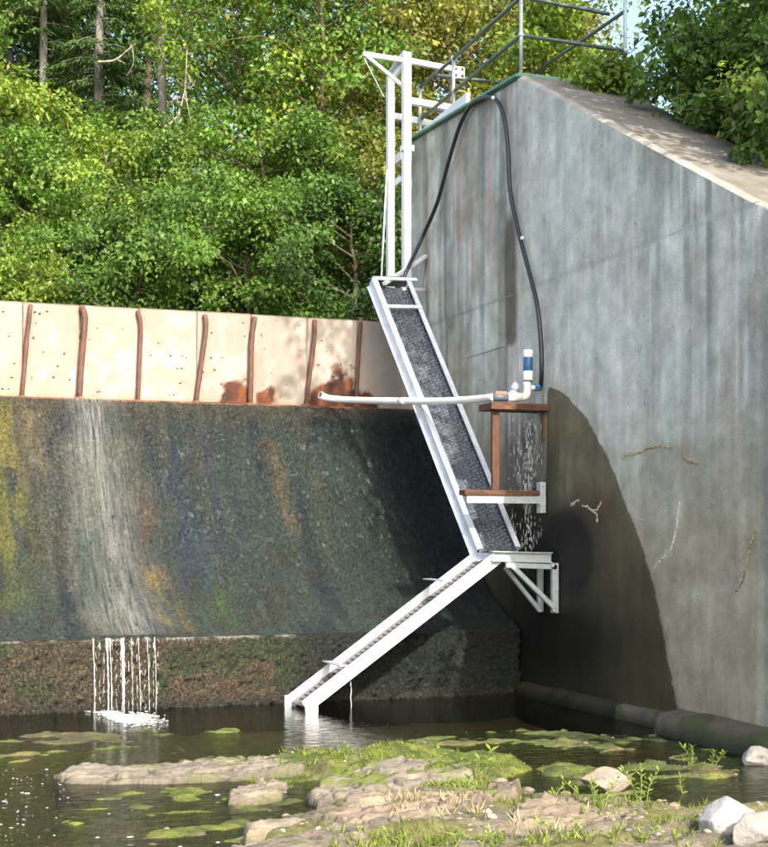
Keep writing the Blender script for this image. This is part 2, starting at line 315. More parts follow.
    mo = ss(.44, .62, fbm(x*7, y*12, 6, 4, 36))*(1-.6*bank); col = mixc(col, (.045, .055, .018), mo*.6*ss(-.12, -.02, h)); col = mixc(col, (.19, .18, .05), bank*ss(610, 660, u)*(1-ss(812, 835, v))*.85)
    return h, col, u, v
gx, gy = np.meshgrid(np.arange(-11.5, .02, .032), np.arange(-10.2, .32, .032), indexing='ij')
bh, bc, bu, bv = bed(gx, gy); me = mesh_np('stream_bed', np.stack([gx, gy, bh], -1), grid_faces(*gx.shape), bc, smooth=True); link('stream_bed', me, M['terrain'], kind='structure')
def bed_z(x, y): return float(bed(np.array([float(x)]), np.array([float(y)]))[0][0])
me = mesh_np('pool_water', [(-60, -40, 0), (-.02, -40, 0), (-.02, .05, 0), (-60, .05, 0)], [(0, 1, 2, 3)]); link('pool_water', me, M['water'], kind='structure')

# ------------------------------------------------------------------ the dam
ZC = P(200, 403, y=2.8)[2]
prof = smooth_path([(0, 2.80, ZC-.01), (0, 2.62, ZC-.06), (0, 2.35, ZC-.45), (0, 1.95, ZC-1.10), (0, 1.45, ZC-1.80), (0, .95, 1.22), (0, .45, .93), (0, .15, .79), (0, 0, .74)], 250)[:, 1:]
dam = thing('dam', 'low concrete overflow dam with a wet dark algae stained spillway face', 'dam', (-6, 1.5, 0))
dl = np.array(dam.location)
xs = np.concatenate([np.arange(-13.5, -7, .05), np.arange(-7, .001, .017)]); xs[-1] = 0; nx = len(xs); npf = len(prof)
X, T = np.meshgrid(xs, np.arange(npf), indexing='ij'); Y = prof[T, 0]; Z = prof[T, 1]; d = np.concatenate([[0], np.cumsum(np.linalg.norm(np.diff(prof, axis=0), axis=1))]); D = d[T]
tg = np.gradient(prof, axis=0); nrm = np.stack([tg[:, 1], -tg[:, 0]], 1); nrm /= np.linalg.norm(nrm, axis=1)[:, None]; nrm *= -np.sign(nrm[:, 1:2]) if nrm[40, 1] < 0 else 1
fadeD = ss(0, .2, D)*ss(0, .1, d[-1]-D)
disp = (.035*(fbm(X*2.2, D*1.2, 0, 4, 41)-.5)+.050*(fbm(X*11, D*8, 0, 3, 42)-.5)+.050*(np.abs(fbm(X*17, D*12, 4, 3, 46)-.5)*2-.25)*(.5+ss(.35, .6, fbm(X*1.5, D*1.1, 4, 3, 47))))*fadeD
V = np.stack([X, Y+nrm[T, 0]*disp, Z+nrm[T, 1]*disp], -1)
# stains the face carries, plus painted sky reflection and shade near the ladder
U, VV = topx(V)
st = fbm(X*2.4, D*.35, 1, 5, 43); st2 = fbm(X*5.5, D*.8, 2, 5, 44); pt = fbm(X*2.5, D*2.5, 3, 5, 45)
col = np.zeros(X.shape+(3,))+np.array((.046, .064, .052))
col = mixc(col, (.030, .040, .044), ss(.45, .62, st)); col = mixc(col, (.05, .046, .034), ss(.52, .68, pt)*.6)
col = mixc(col, (.075, .06, .038), (1-ss(.05, .55, D+.3*(pt-.5)))*.9)                                       # drier brown lip below the boards
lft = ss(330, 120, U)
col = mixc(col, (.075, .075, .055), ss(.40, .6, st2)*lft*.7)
def patch(c, x, d0, d1, w, amt=1., seed=50):
    global col
    m = np.exp(-((X-x+.25*(fbm(D*2, X*0, seed, 3, seed)-.5))/w)**2)*ss(d0-.25, d0+.1, D)*ss(d1+.25, d1-.1, D)*ss(.34, .56, fbm(X*9, D*2.2, seed, 5, seed+1)); col = mixc(col, c, np.clip(m*amt*.8, 0, 1))
def dx(px, py): return P(px, py, y=1.4)[0]
patch((.20, .17, .04), dx(15, 490), .3, 2.4, .24, .95, 51); patch((.09, .11, .03), dx(-6, 590), 1.2, 3.3, .35, .8, 52); patch((.25, .19, .10), dx(45, 470), .3, 1.2, .2, .5, 53)
patch((.15, .095, .065), dx(150, 510), 1.4, 2.9, .2, .7, 54); patch((.22, .17, .04), P(172, 600, y=.5)[0], 2.75, 3.75, .13, 1., 55); patch((.05, .10, .025), P(222, 610, y=.4)[0], 2.8, 3.8, .12, .9, 56)
patch((.04, .052, .085), dx(190, 520), .9, 3.0, .22, .75, 57); patch((.15, .11, .06), dx(297, 490), .7, 2.0, .10, .7, 58); patch((.025, .034, .042), dx(120, 420), .2, 1.2, .3, .6, 59)  # the slate blues paint sky reflected in the wet face
patch((.10, .075, .045), dx(330, 450), .5, 2.5, .1, .4, 60); patch((.035, .045, .075), dx(235, 470), .6, 2.4, .25, .6, 64); patch((.03, .055, .03), dx(420, 500), .3, 3, .3, .7, 61); patch((.13, .13, .10), dx(100, 540), .8, 3.6, .55, .75, 62)  # slate blue streak: painted sky reflection
col = mixc(col, (.014, .019, .016), ss(-1.9, -.7, X+.5*(st-.5)+.25*(pt-.5))*ss(.1, .5, D)*.9)  # near-black towards the wing wall: painted shade of wall and ladder
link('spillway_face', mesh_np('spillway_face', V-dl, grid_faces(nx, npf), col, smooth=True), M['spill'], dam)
xs2 = np.concatenate([np.arange(-13.5, -7, .06), np.arange(-7, .001, .018)]); zs = np.concatenate([[-.6, -.3], np.linspace(-.1, .745, 48)]); X2, Z2 = np.meshgrid(xs2, zs, indexing='ij')
n = fbm(X2*22, Z2*22, 0, 3, 71)-.5; Y2 = -.03-.15*n*ss(.745, .70, Z2)-.04*(fbm(X2*2, Z2*2, 0, 3, 72)-.5)*ss(.745, .68, Z2); Y2 = np.where(Z2 > .74, .03, Y2)
c2 = np.zeros(X2.shape+(3,))+np.array((.06, .05, .03)); m = fbm(X2*2.2, Z2*2.2, 0, 4, 73); c2 = mixc(c2, (.036, .045, .02), ss(.42, .6, m)); c2 = mixc(c2, (.085, .05, .034), ss(.52, .7, fbm(X2*4, Z2*5, 4, 5, 74))*.7)
c2 = mixc(c2, (.012, .018, .015), ss(-3.0, -2.3, X2)*.93); c2 = mixc(c2, (.03, .028, .02), ss(.16, .04, Z2)*.8); c2 = mixc(c2, (.22, .22, .19), ss(.70, .735, Z2)*ss(-2.2, -3.2, X2)*ss(.4, .6, fbm(X2*8, Z2*0, 4, 4, 75)))  # dark slime plus painted shade below the trough; painted highlight along the lip
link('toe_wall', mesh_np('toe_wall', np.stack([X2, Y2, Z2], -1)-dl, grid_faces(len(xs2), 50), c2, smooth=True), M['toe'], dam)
mb = MB(); mb.box((-13.5, 2.72, ZC-.05), (0, 2.90, ZC+.004)); mb.build('crest_sill', M['pin_rust'], dam, bevel=.008)
mb = MB(); mb.box((-13.5, 2.905, -.5), (THK, 4.3, ZC-.02)); mb.build('dam_body', M['forest_floor'], dam)

# flashboards and their pins
pins = [((31, 306), (29, 322), (22, 397)), ((82, 308), (85, 320), (79, 398)), ((138, 312), (141, 328), (138, 401)), ((205, 316), (206, 331), (196, 402)), ((255, 318), (252, 340), (250, 404)), ((315, 321), (314, 342), (306, 405)), ((361, 323), (359, 342), (356, 406))]
BY = 2.82; ZT = P(180, 311.2, y=BY)[2]
pinx = [P(p[2][0]+1, 380, y=BY)[0] for p in pins]
bx = [pinx[0]-1.5, pinx[0]-.76]+pinx+[-.004]
blabels = ['pale flashboard panel mostly outside the frame at the far left of the row', 'pale flashboard at the left edge, left of the first rusty pin', 'pale flashboard between the first and second rusty pins, above the left of the water trickle',
           'bright flashboard between the second and third rusty pins, straight above the water trickle', 'clean bright flashboard between the third and fourth rusty pins', 'flashboard between the fourth and fifth pins with an orange rust stain at lower right',
           'flashboard between the fifth and sixth pins crossed by the slanting shadow edge', 'shaded flashboard with the tall reddish rust stain, behind the free end of the white pipe', 'shaded flashboard between the last pin and the concrete wing wall, half behind the ladder']
stains = {5: [(.20, .02, .20, .20)], 6: [(-.20, .02, .10, .18)], 7: [(.12, .0, .24, .36), (-.2, 0, .12, .2)], 8: [(-.42, 0, .16, .22)]}
for i in range(len(bx)-1):
    x0, x1 = bx[i]+.004, bx[i+1]-.004; w = x1-x0; nu = max(8, int(w/.022)); nv = 50
    t = thing('flashboard', blabels[i], 'flashboard', ((x0+x1)/2, BY, ZC), 'flashboards along the dam crest')
    a, b_ = np.meshgrid(np.linspace(0, 1, nu), np.linspace(0, 1, nv), indexing='ij'); x = x0+a*w; z = ZC+.013+b_*(ZT-ZC)+RNG.uniform(-.006, .006)
    y = BY+RNG.uniform(-.008, .008)-.012*np.sin(np.pi*b_)*RNG.uniform(-1, 1)+a*0+.004*(fbm(x*4, z*4, 0, 3, 80)-.5)
    n5_ = fbm(x*8, z*5, i+3, 4, 84); nn = fbm(x*3, z*3, i, 5, 81); n3 = fbm(x*9, z*1.2, i, 4, 82)
    c = np.zeros(x.shape+(3,))+np.array((.275, .240, .198))*RNG.uniform(.92, 1.06); c = mixc(c, (.30, .205, .155), ss(.45, .65, nn)*.65); c = mixc(c, (.235, .21, .17), ss(.48, .66, n3)*.6); c = mixc(c, (.34, .315, .275), ss(.5, .66, fbm(x*5, z*4, i+9, 4, 86))*.6)
    c = mixc(c, (.26, .13, .06), ss(.07, .0, a)*ss(.3, .6, n3)*.7+ss(.95, 1, a)*ss(.35, .6, nn)*.5); c = mixc(c, (.22, .15, .08), ss(.05, .0, b_)*.8)
    if i >= 7: c = mixc(c, (.36, .31, .27), .65*ss(.3, .6, nn+.15))
    for sx, sz, rx, rz in stains.get(i, []):
        m = ss(1.05, .8, np.hypot((x-(x0+x1)/2-sx)/rx/1.35, (z-ZC-sz)/rz/1.35)+1.2*(fbm(x*7, z*7, i, 5, 83)-.5)); c = mixc(c, (.070, .020, .009), m); c = mixc(c, (.20, .065, .010), m*ss(.56, .70, n5_)*.6); c = mixc(c, (.03, .014, .008), m*ss(.46, .34, n5_)*.85)
    o3 = np.array(t.location); th = np.array((0, .02, 0))
    v = np.concatenate([(np.stack([x, y, z], -1)-o3).reshape(-1, 3), (np.stack([x, y, z], -1)+th-o3).reshape(-1, 3)]); k = nu*nv; f = grid_faces(nu, nv)
    e = [(j*nv, (j+1)*nv, (j+1)*nv+k, j*nv+k) for j in range(nu-1)]+[(j*nv+nv-1, j*nv+nv-1+k, (j+1)*nv+nv-1+k, (j+1)*nv+nv-1) for j in range(nu-1)]+[(j, j+k, j+1+k, j+1) for j in range(nv-1)]+[((nu-1)*nv+j, (nu-1)*nv+j+1, (nu-1)*nv+j+1+k, (nu-1)*nv+j+k) for j in range(nv-1)]
    link('board', mesh_np('board', v, np.concatenate([f, f[:, ::-1]+k, np.array(e)]), np.concatenate([c.reshape(-1, 3)]*2)), M['board'], t)
    mb = MB()
    for _ in range(11):
        qx, qz = RNG.uniform(x0+.06, x1-.06), RNG.choice(np.linspace(ZC+.1, ZT-.1, 7))+RNG.uniform(-.02, .02); r = RNG.uniform(.007, .014)
        mb.ball((qx, BY-.004, qz), r, 4, (1.3, .9, .7))
    mb.build('nail_heads', M['board_nail'], t, kind='stuff')
plab = ['rusty bent pin nearest the left edge of the flashboards', 'stout rusty pin above the white water trickle', 'thin rusty pin with a hooked top, just right of the water trickle', 'slanting rusty pin left of the orange rust stain', 'rusty pin standing in the orange and black rust stain', 'rusty pin beside the slanting shadow edge on the boards', 'rusty pin behind the white pipe, nearest the ladder']
for (a, b_, c), l, r in zip(pins, plab, (.034, .05, .036, .040, .044, .036, .034)):
    p = [P(c[0], c[1]+1, y=BY-.05), P((b_[0]+c[0])/2, (b_[1]+c[1])/2, y=BY-.055), P(b_[0], b_[1], y=BY-.06), P(a[0], a[1]-1, y=BY-.035)]
    t = thing('flashboard_pin', l, 'iron pin', tuple(p[0]), 'rusty pins holding the flashboards'); pp = smooth_path(p, 14); pp += RNG.normal(0, .0015, pp.shape)
    mb = MB(); mb.tube(pp, .78*r*RNG.uniform(.94, 1.05, 14), 9); mb.build('shaft', M['pin_rust'], t)
    mb = MB(); mb.ball(p[0]+np.array((0, -.01, .01)), .05, 6, (1.3, .8, .5)); mb.build('socket', M['pin_rust'], t)

# ------------------------------------------------------------------ the wing wall
wall = thing('wing_wall', 'tall stained grey concrete wing wall with a sloping sunlit top', 'wall', (.6, -.5, 0)); wl = np.array(wall.location)
ys = np.unique(np.concatenate([np.arange(YN, YF, .035), [YF, .05, .09]])); ny = len(ys); nz = 230; t_ = np.linspace(0, 1, nz)
Yw, Tw = np.meshgrid(ys, t_, indexing='ij'); Zw = -.5+Tw*(wall_top(Yw)-.035+.5)
left = ss(.05, .09, Yw); rgt = ss(-4.60, -4.64, Yw)
Xw = .022*left+.015*rgt+.012*(fbm(Yw*1.3, Zw*1.3, 0, 4, 91)-.5)-.006*np.tanh((Zw-4.61)/.02)
u, v = topx(np.stack([Xw, Yw, Zw], -1))
n1 = fbm(Yw*2.2, Zw*.28, 0, 5, 92); n2 = fbm(Yw*6, Zw*.5, 1, 5, 93); n3 = fbm(Yw*1.1, Zw*1.1, 2, 5, 94); n4 = fbm(Yw*14, Zw*.6, 1, 4, 95)
c = np.zeros(Yw.shape+(3,))+np.array((.53, .565, .455))
c = mixc(c, (.51, .545, .43), left*.9)
zon = fbm(Yw*.7, Zw*.35, 7, 4, 191); zon2 = fbm(Yw*1.6+3, Zw*.8, 7, 4, 192)
c = mixc(c, (.40, .42, .35), ss(.42, .60, zon)*.8); c = mixc(c, (.58, .58, .53), ss(.50, .66, zon2)*.6)
c = mixc(c, (.25, .26, .21), ss(.50, .66, n1)*(.35+.45*left+.4*ss(630, 690, u))*ss(.35, .55, zon2+.1)); c = mixc(c, (.46, .345, .285), ss(.51, .66, n2)*(.35+.55*left)); c = mixc(c, (.66, .67, .60), ss(.54, .68, n4)*.5)
bl = fbm(Yw*2.4, Zw*2.4, 11, 5, 194); c = mixc(c, (.62, .61, .54), ss(.50, .66, bl)*.35); c = mixc(c, (.37, .32, .25), ss(.50, .36, bl)*.5)
c = mixc(c, (.60, .62, .565), bump2(u, v, 565, 180, 50, 110)*.75); c = mixc(c, (.62, .64, .56), bump2(u, v, 590, 340, 75, 60)*.7); c = mixc(c, (.57, .57, .54), bump2(u, v, 650, 330, 60, 50)*.4)
c = mixc(c, (.24, .25, .20), ss(.55, .66, fbm(Yw*4, Zw*.12, 9, 4, 193))*.6*ss(2.5, 4.0, Zw)*(.3+left+ss(620, 690, u)))
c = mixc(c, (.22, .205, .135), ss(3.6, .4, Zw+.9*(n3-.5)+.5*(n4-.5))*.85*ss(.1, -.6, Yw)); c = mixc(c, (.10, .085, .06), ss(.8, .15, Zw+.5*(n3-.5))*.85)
c = mixc(c, (.40, .35, .28), ss(.52, .66, n3)*ss(4.2, 2.6, Zw)*.4)
c = mixc(c, (.17, .15, .105), ss(60, 0, np.abs(v-560)+.5*np.abs(u-735))*.5*ss(.4, .55, n3))
for pl_, wd_, cc_, am in (([(653, 569), (667, 553), (671, 546), (676, 528), (680, 498)], .035, (.60, .58, .47), .75), ([(735, 592), (744, 572), (749, 548), (756, 525)], .035, (.52, .45, .30), .75), ([(622, 457), (640, 452), (655, 447), (672, 447), (697, 464)], .03, (.45, .34, .20), .5), ([(571, 504), (579, 500), (588, 508), (596, 514), (600, 501)], .03, (.6, .56, .48), .5), ([(528, 75), (523, 190)], .03, (.6, .62, .57), .4), ([(758, 200), (745, 210), (715, 216), (680, 232), (640, 248)], .035, (.62, .62, .57), .6)):
    q_ = np.array([P(a, b, x=0.)[1:] for a, b in pl_]); dm = np.full(Yw.shape, 9.)
    for a_, b_ in zip(q_[:-1], q_[1:]):
        ab = b_-a_; tt = np.clip(((Yw-a_[0])*ab[0]+(Zw-a_[1])*ab[1])/(ab@ab), 0, 1); dm = np.minimum(dm, np.hypot(Yw-a_[0]-tt*ab[0], Zw-a_[1]-tt*ab[1]))
    c = mixc(c, cc_, np.exp(-(dm/wd_/(.5+n2))**2)*am*ss(.32, .52, n4+.08))
c = mixc(c, (.64, .64, .58), np.clip(ss(4.2, 4.58, Zw)*ss(4.61, 4.60, Zw)*ss(.52, .64, n4)*ss(-.8, -3, Yw), 0, 1)*.7)
c = mixc(c, (.34, .295, .205), ss(430, 580, v+60*(bl-.5)+30*(n4-.5))*ss(590, 640, u)*.75); c = mixc(c, (.45, .42, .33), bump2(u, v, 700, 590, 45, 18)*ss(.4, .6, n3)*.6)
dk = np.exp(-((u-512-.02*(v-300)+7*(n2-.5))/5.5)**2)*ss(195, 250, v)*ss(352, 335, v); c = mixc(c, (.14, .115, .085), np.clip(dk*2.6-.25, 0, .95))                              # brown run below the hose
c = mixc(c, (.24, .245, .21), rgt*.6)
c = mixc(c, (.62, .62, .58), np.clip(ss(.5, .62, n4)*(bump2(u, v, 684, 182, 6, 12)+bump2(u, v, 697, 187, 6, 14)+bump2(u, v, 752, 205, 12, 12)+.7*bump2(u, v, 725, 480, 10, 60)*0+.6*bump2(u, v, 640, 300, 20, 30)), 0, .9))
c = mixc(c, (.5, .5, .47), ss(.03, .0, np.abs(Zw-4.60)-.0*n4)*ss(.5, .6, n4)*.6*ss(-1.5, -3, Yw))
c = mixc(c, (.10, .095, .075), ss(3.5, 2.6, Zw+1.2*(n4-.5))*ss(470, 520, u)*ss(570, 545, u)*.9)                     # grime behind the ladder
c = mixc(c, (.24, .10, .045), np.clip(bump2(u, v, 600, 510, 22, 22)+bump2(u, v, 622, 578, 22, 22), 0, 1)*.7*ss(.38, .52, n3))
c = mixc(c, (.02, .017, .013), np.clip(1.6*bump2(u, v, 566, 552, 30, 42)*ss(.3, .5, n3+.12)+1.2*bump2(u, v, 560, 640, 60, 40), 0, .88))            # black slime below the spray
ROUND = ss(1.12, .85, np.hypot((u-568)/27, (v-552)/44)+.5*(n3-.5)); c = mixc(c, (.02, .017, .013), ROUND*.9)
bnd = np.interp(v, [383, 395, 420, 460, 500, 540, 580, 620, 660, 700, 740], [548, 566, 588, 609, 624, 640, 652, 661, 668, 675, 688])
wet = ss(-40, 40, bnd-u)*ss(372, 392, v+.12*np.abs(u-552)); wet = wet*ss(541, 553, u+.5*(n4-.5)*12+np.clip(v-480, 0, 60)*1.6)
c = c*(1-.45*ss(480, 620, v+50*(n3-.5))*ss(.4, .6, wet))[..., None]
V = np.stack([Xw, Yw, Zw], -1)-wl
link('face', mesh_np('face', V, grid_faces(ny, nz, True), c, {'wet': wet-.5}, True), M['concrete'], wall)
# top with bevelled edge, far end, near end
us = np.array([.0, .035]+list(np.linspace(.09, THK, 26))); Yc, Uc = np.meshgrid(ys, us, indexing='ij'); Zc = wall_top(Yc)-np.where(Uc < .02, .035, 0)+.006*(fbm(Yc*5, Uc*5, 0, 3, 97)-.5)*(Uc > .04)
Uc = np.where(Uc < .02, Xw[:, -1:]+0*Uc, Uc)
n5 = fbm(Yc*2, Uc*2, 0, 5, 98); cc = np.zeros(Yc.shape+(3,))+np.array((.21, .19, .16)); cc = mixc(cc, (.20, .18, .14), ss(.45, .65, n5)); cc = mixc(cc, (.38, .36, .31), ss(.06, .03, Uc)*.8); cc = mixc(cc, (.19, .15, .10), ss(.8, 1.2, Uc+.3*(n5-.5))*.7)  # front edge painted paler, as if the bevel catches the sun
link('cap', mesh_np('cap', np.stack([Uc, Yc, Zc], -1)-wl, grid_faces(ny, len(us), True), cc, {'wet': np.zeros(Uc.shape)-1}, True), M['concrete'], wall)
ze = np.linspace(-.5, 1, 60); xe = np.linspace(0, THK, 24)
for yv, nm, fl in ((YN, 'near_end', False), (YF, 'far_end', True)):
    Xe, Te = np.meshgrid(xe, np.linspace(0, 1, 60), indexing='ij'); Ze = -.5+Te*(float(wall_top(yv))-.005+.5); ce = np.zeros(Xe.shape+(3,))+np.array((.29, .30, .28)); ce = mixc(ce, (.18, .17, .14), ss(.4, .6, fbm(Xe*6, Ze*.5, 3, 4, 99)))
    link(nm, mesh_np(nm, np.stack([Xe+.012, np.full_like(Xe, yv), Ze], -1)-wl, grid_faces(24, 60, fl), ce, {'wet': np.zeros(Xe.shape)-1}), M['concrete'], wall)
mb = MB(); mb.box((THK, YN, -.5), (THK+.015, YF, float(wall_top(YN))-.02)); mb.build('back_face', M['forest_floor'], wall)
# lift lines left by the forms
def strip(pts, wd, pr, mat, name, par, jit=.004, **kw):
    pts = smooth_path(pts, max(8, int(14*len(pts)))); mb = MB(); m = len(pts); v = []; f = []
    for i, p in enumerate(pts):
        k = .35+.65*math.sin(math.pi*min(1, max(0, (i+.3)/m)))**.4; h = wd*k*RNG.uniform(.55, 1.3)/2; q = p+RNG.normal(0, jit, 3)*(0, 1, 1); tt = pts[min(i+1, m-1)]-pts[max(i-1, 0)]; tt /= np.linalg.norm(tt); sd = np.cross(tt, (1, 0, 0)); 
        v += [q+sd*h+(.004, 0, 0), q-(pr*RNG.uniform(.6, 1.2), 0, 0), q-sd*h+(.004, 0, 0)]
    for i in range(m-1): f += [(3*i, 3*i+1, 3*i+4, 3*i+3), (3*i+1, 3*i+2, 3*i+5, 3*i+4)]
    mb.add(v, f, True); return mb.build(name, mat, par, **kw)
M['lime'] = simple('white lime crust', (.62, .60, .52), .85, 0, .25, 30, .004); M['lime_tan'] = simple('tan lime crust', (.40, .31, .18), .85, 0, .3, 30, .004); M['seam'] = simple('cement seam', (.44, .45, .40), .9, 0, .3, 12, .004); M['seam_dark'] = simple('dark cement seam', (.27, .275, .24), .9, 0, .3, 12, .004)
for y0, y1, z, mt in ((-4.62, -.4, 4.615, 'seam'), (-.4, 2.9, 4.605, 'seam_dark'), (-1.5, -.15, 5.17, 'seam_dark'), (.5, 1.6, 4.03, 'seam_dark'), (1.0, 2.4, 5.62, 'seam'), (-.2, .25, 5.17, 'seam_dark')):
    yy = np.linspace(y0, y1, int(6+abs(y1-y0)*5)); strip(np.stack([np.where(yy > .07, .022, 0.)+.001, yy, z+RNG.normal(0, .003, len(yy))], 1), .016, .004, M[mt], 'lift_line', wall, .002)
for pl, wd, mt in (([(622, 457), (640, 452), (655, 447), (672, 447)], .028, 'lime_tan'), ([(681, 456), (690, 461), (697, 464)], .03, 'lime_tan'), ([(653, 569), (660, 560), (667, 553), (671, 546), (676, 528), (679, 500)], .034, 'lime'), ([(735, 592), (741, 582), (744, 572), (749, 548), (755, 530)], .034, 'lime_tan'), ([(736, 591), (742, 578), (744, 572)], .022, 'lime'),
                   ([(571, 504), (575, 502), (579, 500)], .025, 'lime'), ([(582, 505), (588, 508), (593, 511), (598, 508), (601, 501)], .022, 'lime'), ([(590, 510), (596, 514), (597, 523)], .024, 'lime'), ([(570, 506), (574, 503)], .02, 'lime')):
    strip([P(a, b, x=.0) for a, b in pl], wd*.55, .005, M[mt], 'lime_crack', wall, .008)
mb = MB()
for a, b in ((566, 108), (572, 118), (575, 108), (537, 210), (600, 240), (690, 330), (650, 215), (567, 210), (713, 503), (642, 520)): mb.ball(P(a, b, x=.004), .016, 5, (.4, 1, 1))
mb.build('tie_holes', M['seam_dark'], wall, kind='stuff')
mb = MB(); yy = np.linspace(.05, YF, 30)
mb.bar((-.0, .02, 7.08+.004), (-.0, YF, float(wall_top(YF))+.004), .09, .035); mb.bar((-.02, .02, 7.085), (THK, .02, 7.085), .05, .05); mb.build('edge_strip', M['green_paint'], wall, bevel=.006)
# footing along the base
def footing(y0, y1, w, h, seed):
    yy = np.arange(y0, y1+.001, .05); sec = np.array([(0, h+.02), (-w*.45, h), (-w*.8, h-.015), (-w, h-.07), (-w*1.06, 0.02), (-w*1.1, -.5)]); A, B = np.meshgrid(np.arange(len(yy)), np.arange(len(sec)), indexing='ij')
    x = sec[B, 0]; z = sec[B, 1]; y = yy[A]; nn = fbm(y*3, z*4+x*4, seed, 4, seed)-.5; e = np.minimum(1, np.minimum(y-y0, y1-y)/.06+.5)
    v = np.stack([x*e-.05*nn*(B > 0), y, z*np.where(z > 0, .6+.4*e, 1)+.05*nn*(B < 4)], -1); c = np.zeros(x.shape+(3,))+np.array((.09, .078, .055)); c = mixc(c, (.045, .055, .018), ss(.5, .62, nn+.5)*.9); c = mixc(c, (.02, .02, .015), ss(.12, .0, z)*.8)
    link('footing', mesh_np('footing', v-wl, grid_faces(len(yy), len(sec), True), c, {'wet': np.where(y > -2.4, .5, -1)}, True), M['concrete'], wall)
footing(-3.35, -.0, .09, .13, 101); footing(-7.2, -3.35, .27, .20, 102)

# ------------------------------------------------------------------ railing on the wall
def onwall(px, py, x=.06): return P(px, py, x=x)
rl = thing('railing', 'dark green grey pipe railing around the top of the wing wall', 'railing', (.06, 1, 7.1))
A0, A1, A2 = [onwall(419, 134)[1], onwall(454, 112)[1], .06]
def zt(px, py, y=None, x=.06): return P(px, py, x=x)[2]
ptsT = [P(419, 88, x=.06), P(453, 59, x=.06), P(521, -3, x=.06)]; ptsM = [P(421, 119, x=.06), P(454, 91, x=.06), P(521, 35, x=.06)]
cT = P(625, 11, y=.06); cM = P(625, 51, y=.06); 
def pole(px, p, ztop, r=.022):
    mb = MB(); mb.tube([(p[0], p[1], float(wall_top(p[1]))-.02), (p[0], p[1], ztop)], r, 10); mb.box((p[0]-.06, p[1]-.06, float(wall_top(p[1]))+.005), (p[0]+.06, p[1]+.06, float(wall_top(p[1]))+.02)); mb.build('post', M['galv'], rl)
for a, b in zip(ptsT, ptsM): 
    q = np.array((.06, (a[1]+b[1])/2, 0)); pole(0, q, a[2]+.03)
pole(0, np.array((cM[0], .06, 0)), cT[2]+.25); pole(0, np.array((cM[0], 3.0, 0)), 8.0)
def rail(p, q, r=.023): mb = MB(); mb.tube([p, q], r, 9); mb.build('rail', M['rail_paint'], rl)
for T in (ptsT, ptsM):
    for i in (0, 1): rail(T[i], T[i+1])
rail(ptsM[2], cM); rail(ptsT[2], np.array((P(609, 14, y=.06)))); 
rail(cM, np.array((cM[0], 3.0, cM[2]))); rail(cT, np.array((cM[0], 3.0, cT[2]))); rail(np.array((.2, 3.0, cM[2])), np.array((cM[0], 3.0, cM[2]))); rail(np.array((.2, 3.0, cT[2])), np.array((cM[0], 3.0, cT[2])))
for p in ptsT+ptsM+[cM]:
    mb = MB(); mb.ball(p, .036, 6); mb.build('joint', M['galv'], rl)

# ------------------------------------------------------------------ white tower frame at the head of the ladder
tw = thing('lifting_frame', 'white painted steel frame standing over the top of the ladder', 'steel frame', tuple(P(400, 285, y=3.0)))
LY, RY = 3.3, 3.0
def vb(px, py0, py1, y, w, mat=M['white_paint'], name='post'):
    a = P(px, py0, y=y); b = P(px, py1, y=y); mb = MB(); mb.bar((a[0], y, b[2]), (a[0], y, a[2]), w, w, (0, 1, 0)); mb.build(name, mat, tw, bevel=.006)
vb(390.5, 76, 300, LY, .095); vb(406.5, 53, 300, RY, .105)
def tb(a, b, w=.05, h=.06, name='brace', mat=M['white_paint']): mb = MB(); mb.bar(a, b, w, h); mb.build(name, mat, tw, bevel=.004)
tb(P(363, 54, y=RY+.1), P(402, 60, y=RY+.06), .05, .06, 'outrigger'); tb(P(363, 53, y=RY+.1), P(404, 87, y=RY+.09), .04, .045); tb(P(364, 58, y=RY+.1), P(384, 97, y=RY+.1), .014, .014, 'strut', M['galv'])
tb(P(390, 74, y=LY), P(406, 52, y=RY), .08, .05, 'crosshead', M['galv']); tb(P(391, 80, y=LY+.02), P(405, 62, y=RY+.07), .05, .07, 'crosshead')
tb(P(408, 61, y=RY+.02), P(462, 71, y=RY+.02), .07, .07, 'beam'); tb(P(410, 101, y=RY+.02), P(456, 109, y=RY+.02), .08, .085, 'beam'); tb(P(392, 116, y=LY+.02), P(440, 126, y=LY+.02), .08, .085, 'beam')
a = P(390, 164, y=LY-.08); tb(P(390, 165, x=-.30), P(412, 148, x=-.10), .06, .11, 'knee_beam'); tb(P(411, 145, x=.06), P(468, 98, x=.06), .06, .13, 'base_beam'); tb(P(390, 187, x=-.33), P(402, 178, x=-.2), .05, .08, 'brace')
mb = MB(); q = P(458, 73, y=RY+.0); mb.box(q-np.array((.10, .04, .09)), q+np.array((.09, .05, .08))); mb.build('end_plate', M['galv'], tw, bevel=.01)
mb = MB()
for sx in (-.045, .045):
    for sz in (-.045, .045): mb.ball(q+np.array((sx, -.045, sz)), .018, 5)
mb.build('bolts', M['dark_plastic'], tw, kind='stuff')
mb = MB(); mb.tube([P(387, 170, y=LY-.03), P(381, 285, y=LY-.4)], .012, 6); mb.build('cable', M['white_paint'], tw)
mb = MB(); q = P(407, 148, y=RY); mb.box(q-np.array((.08, .065, .05)), q+np.array((.08, .06, .03))); mb.build('collar', M['white_paint'], tw, bevel=.006)

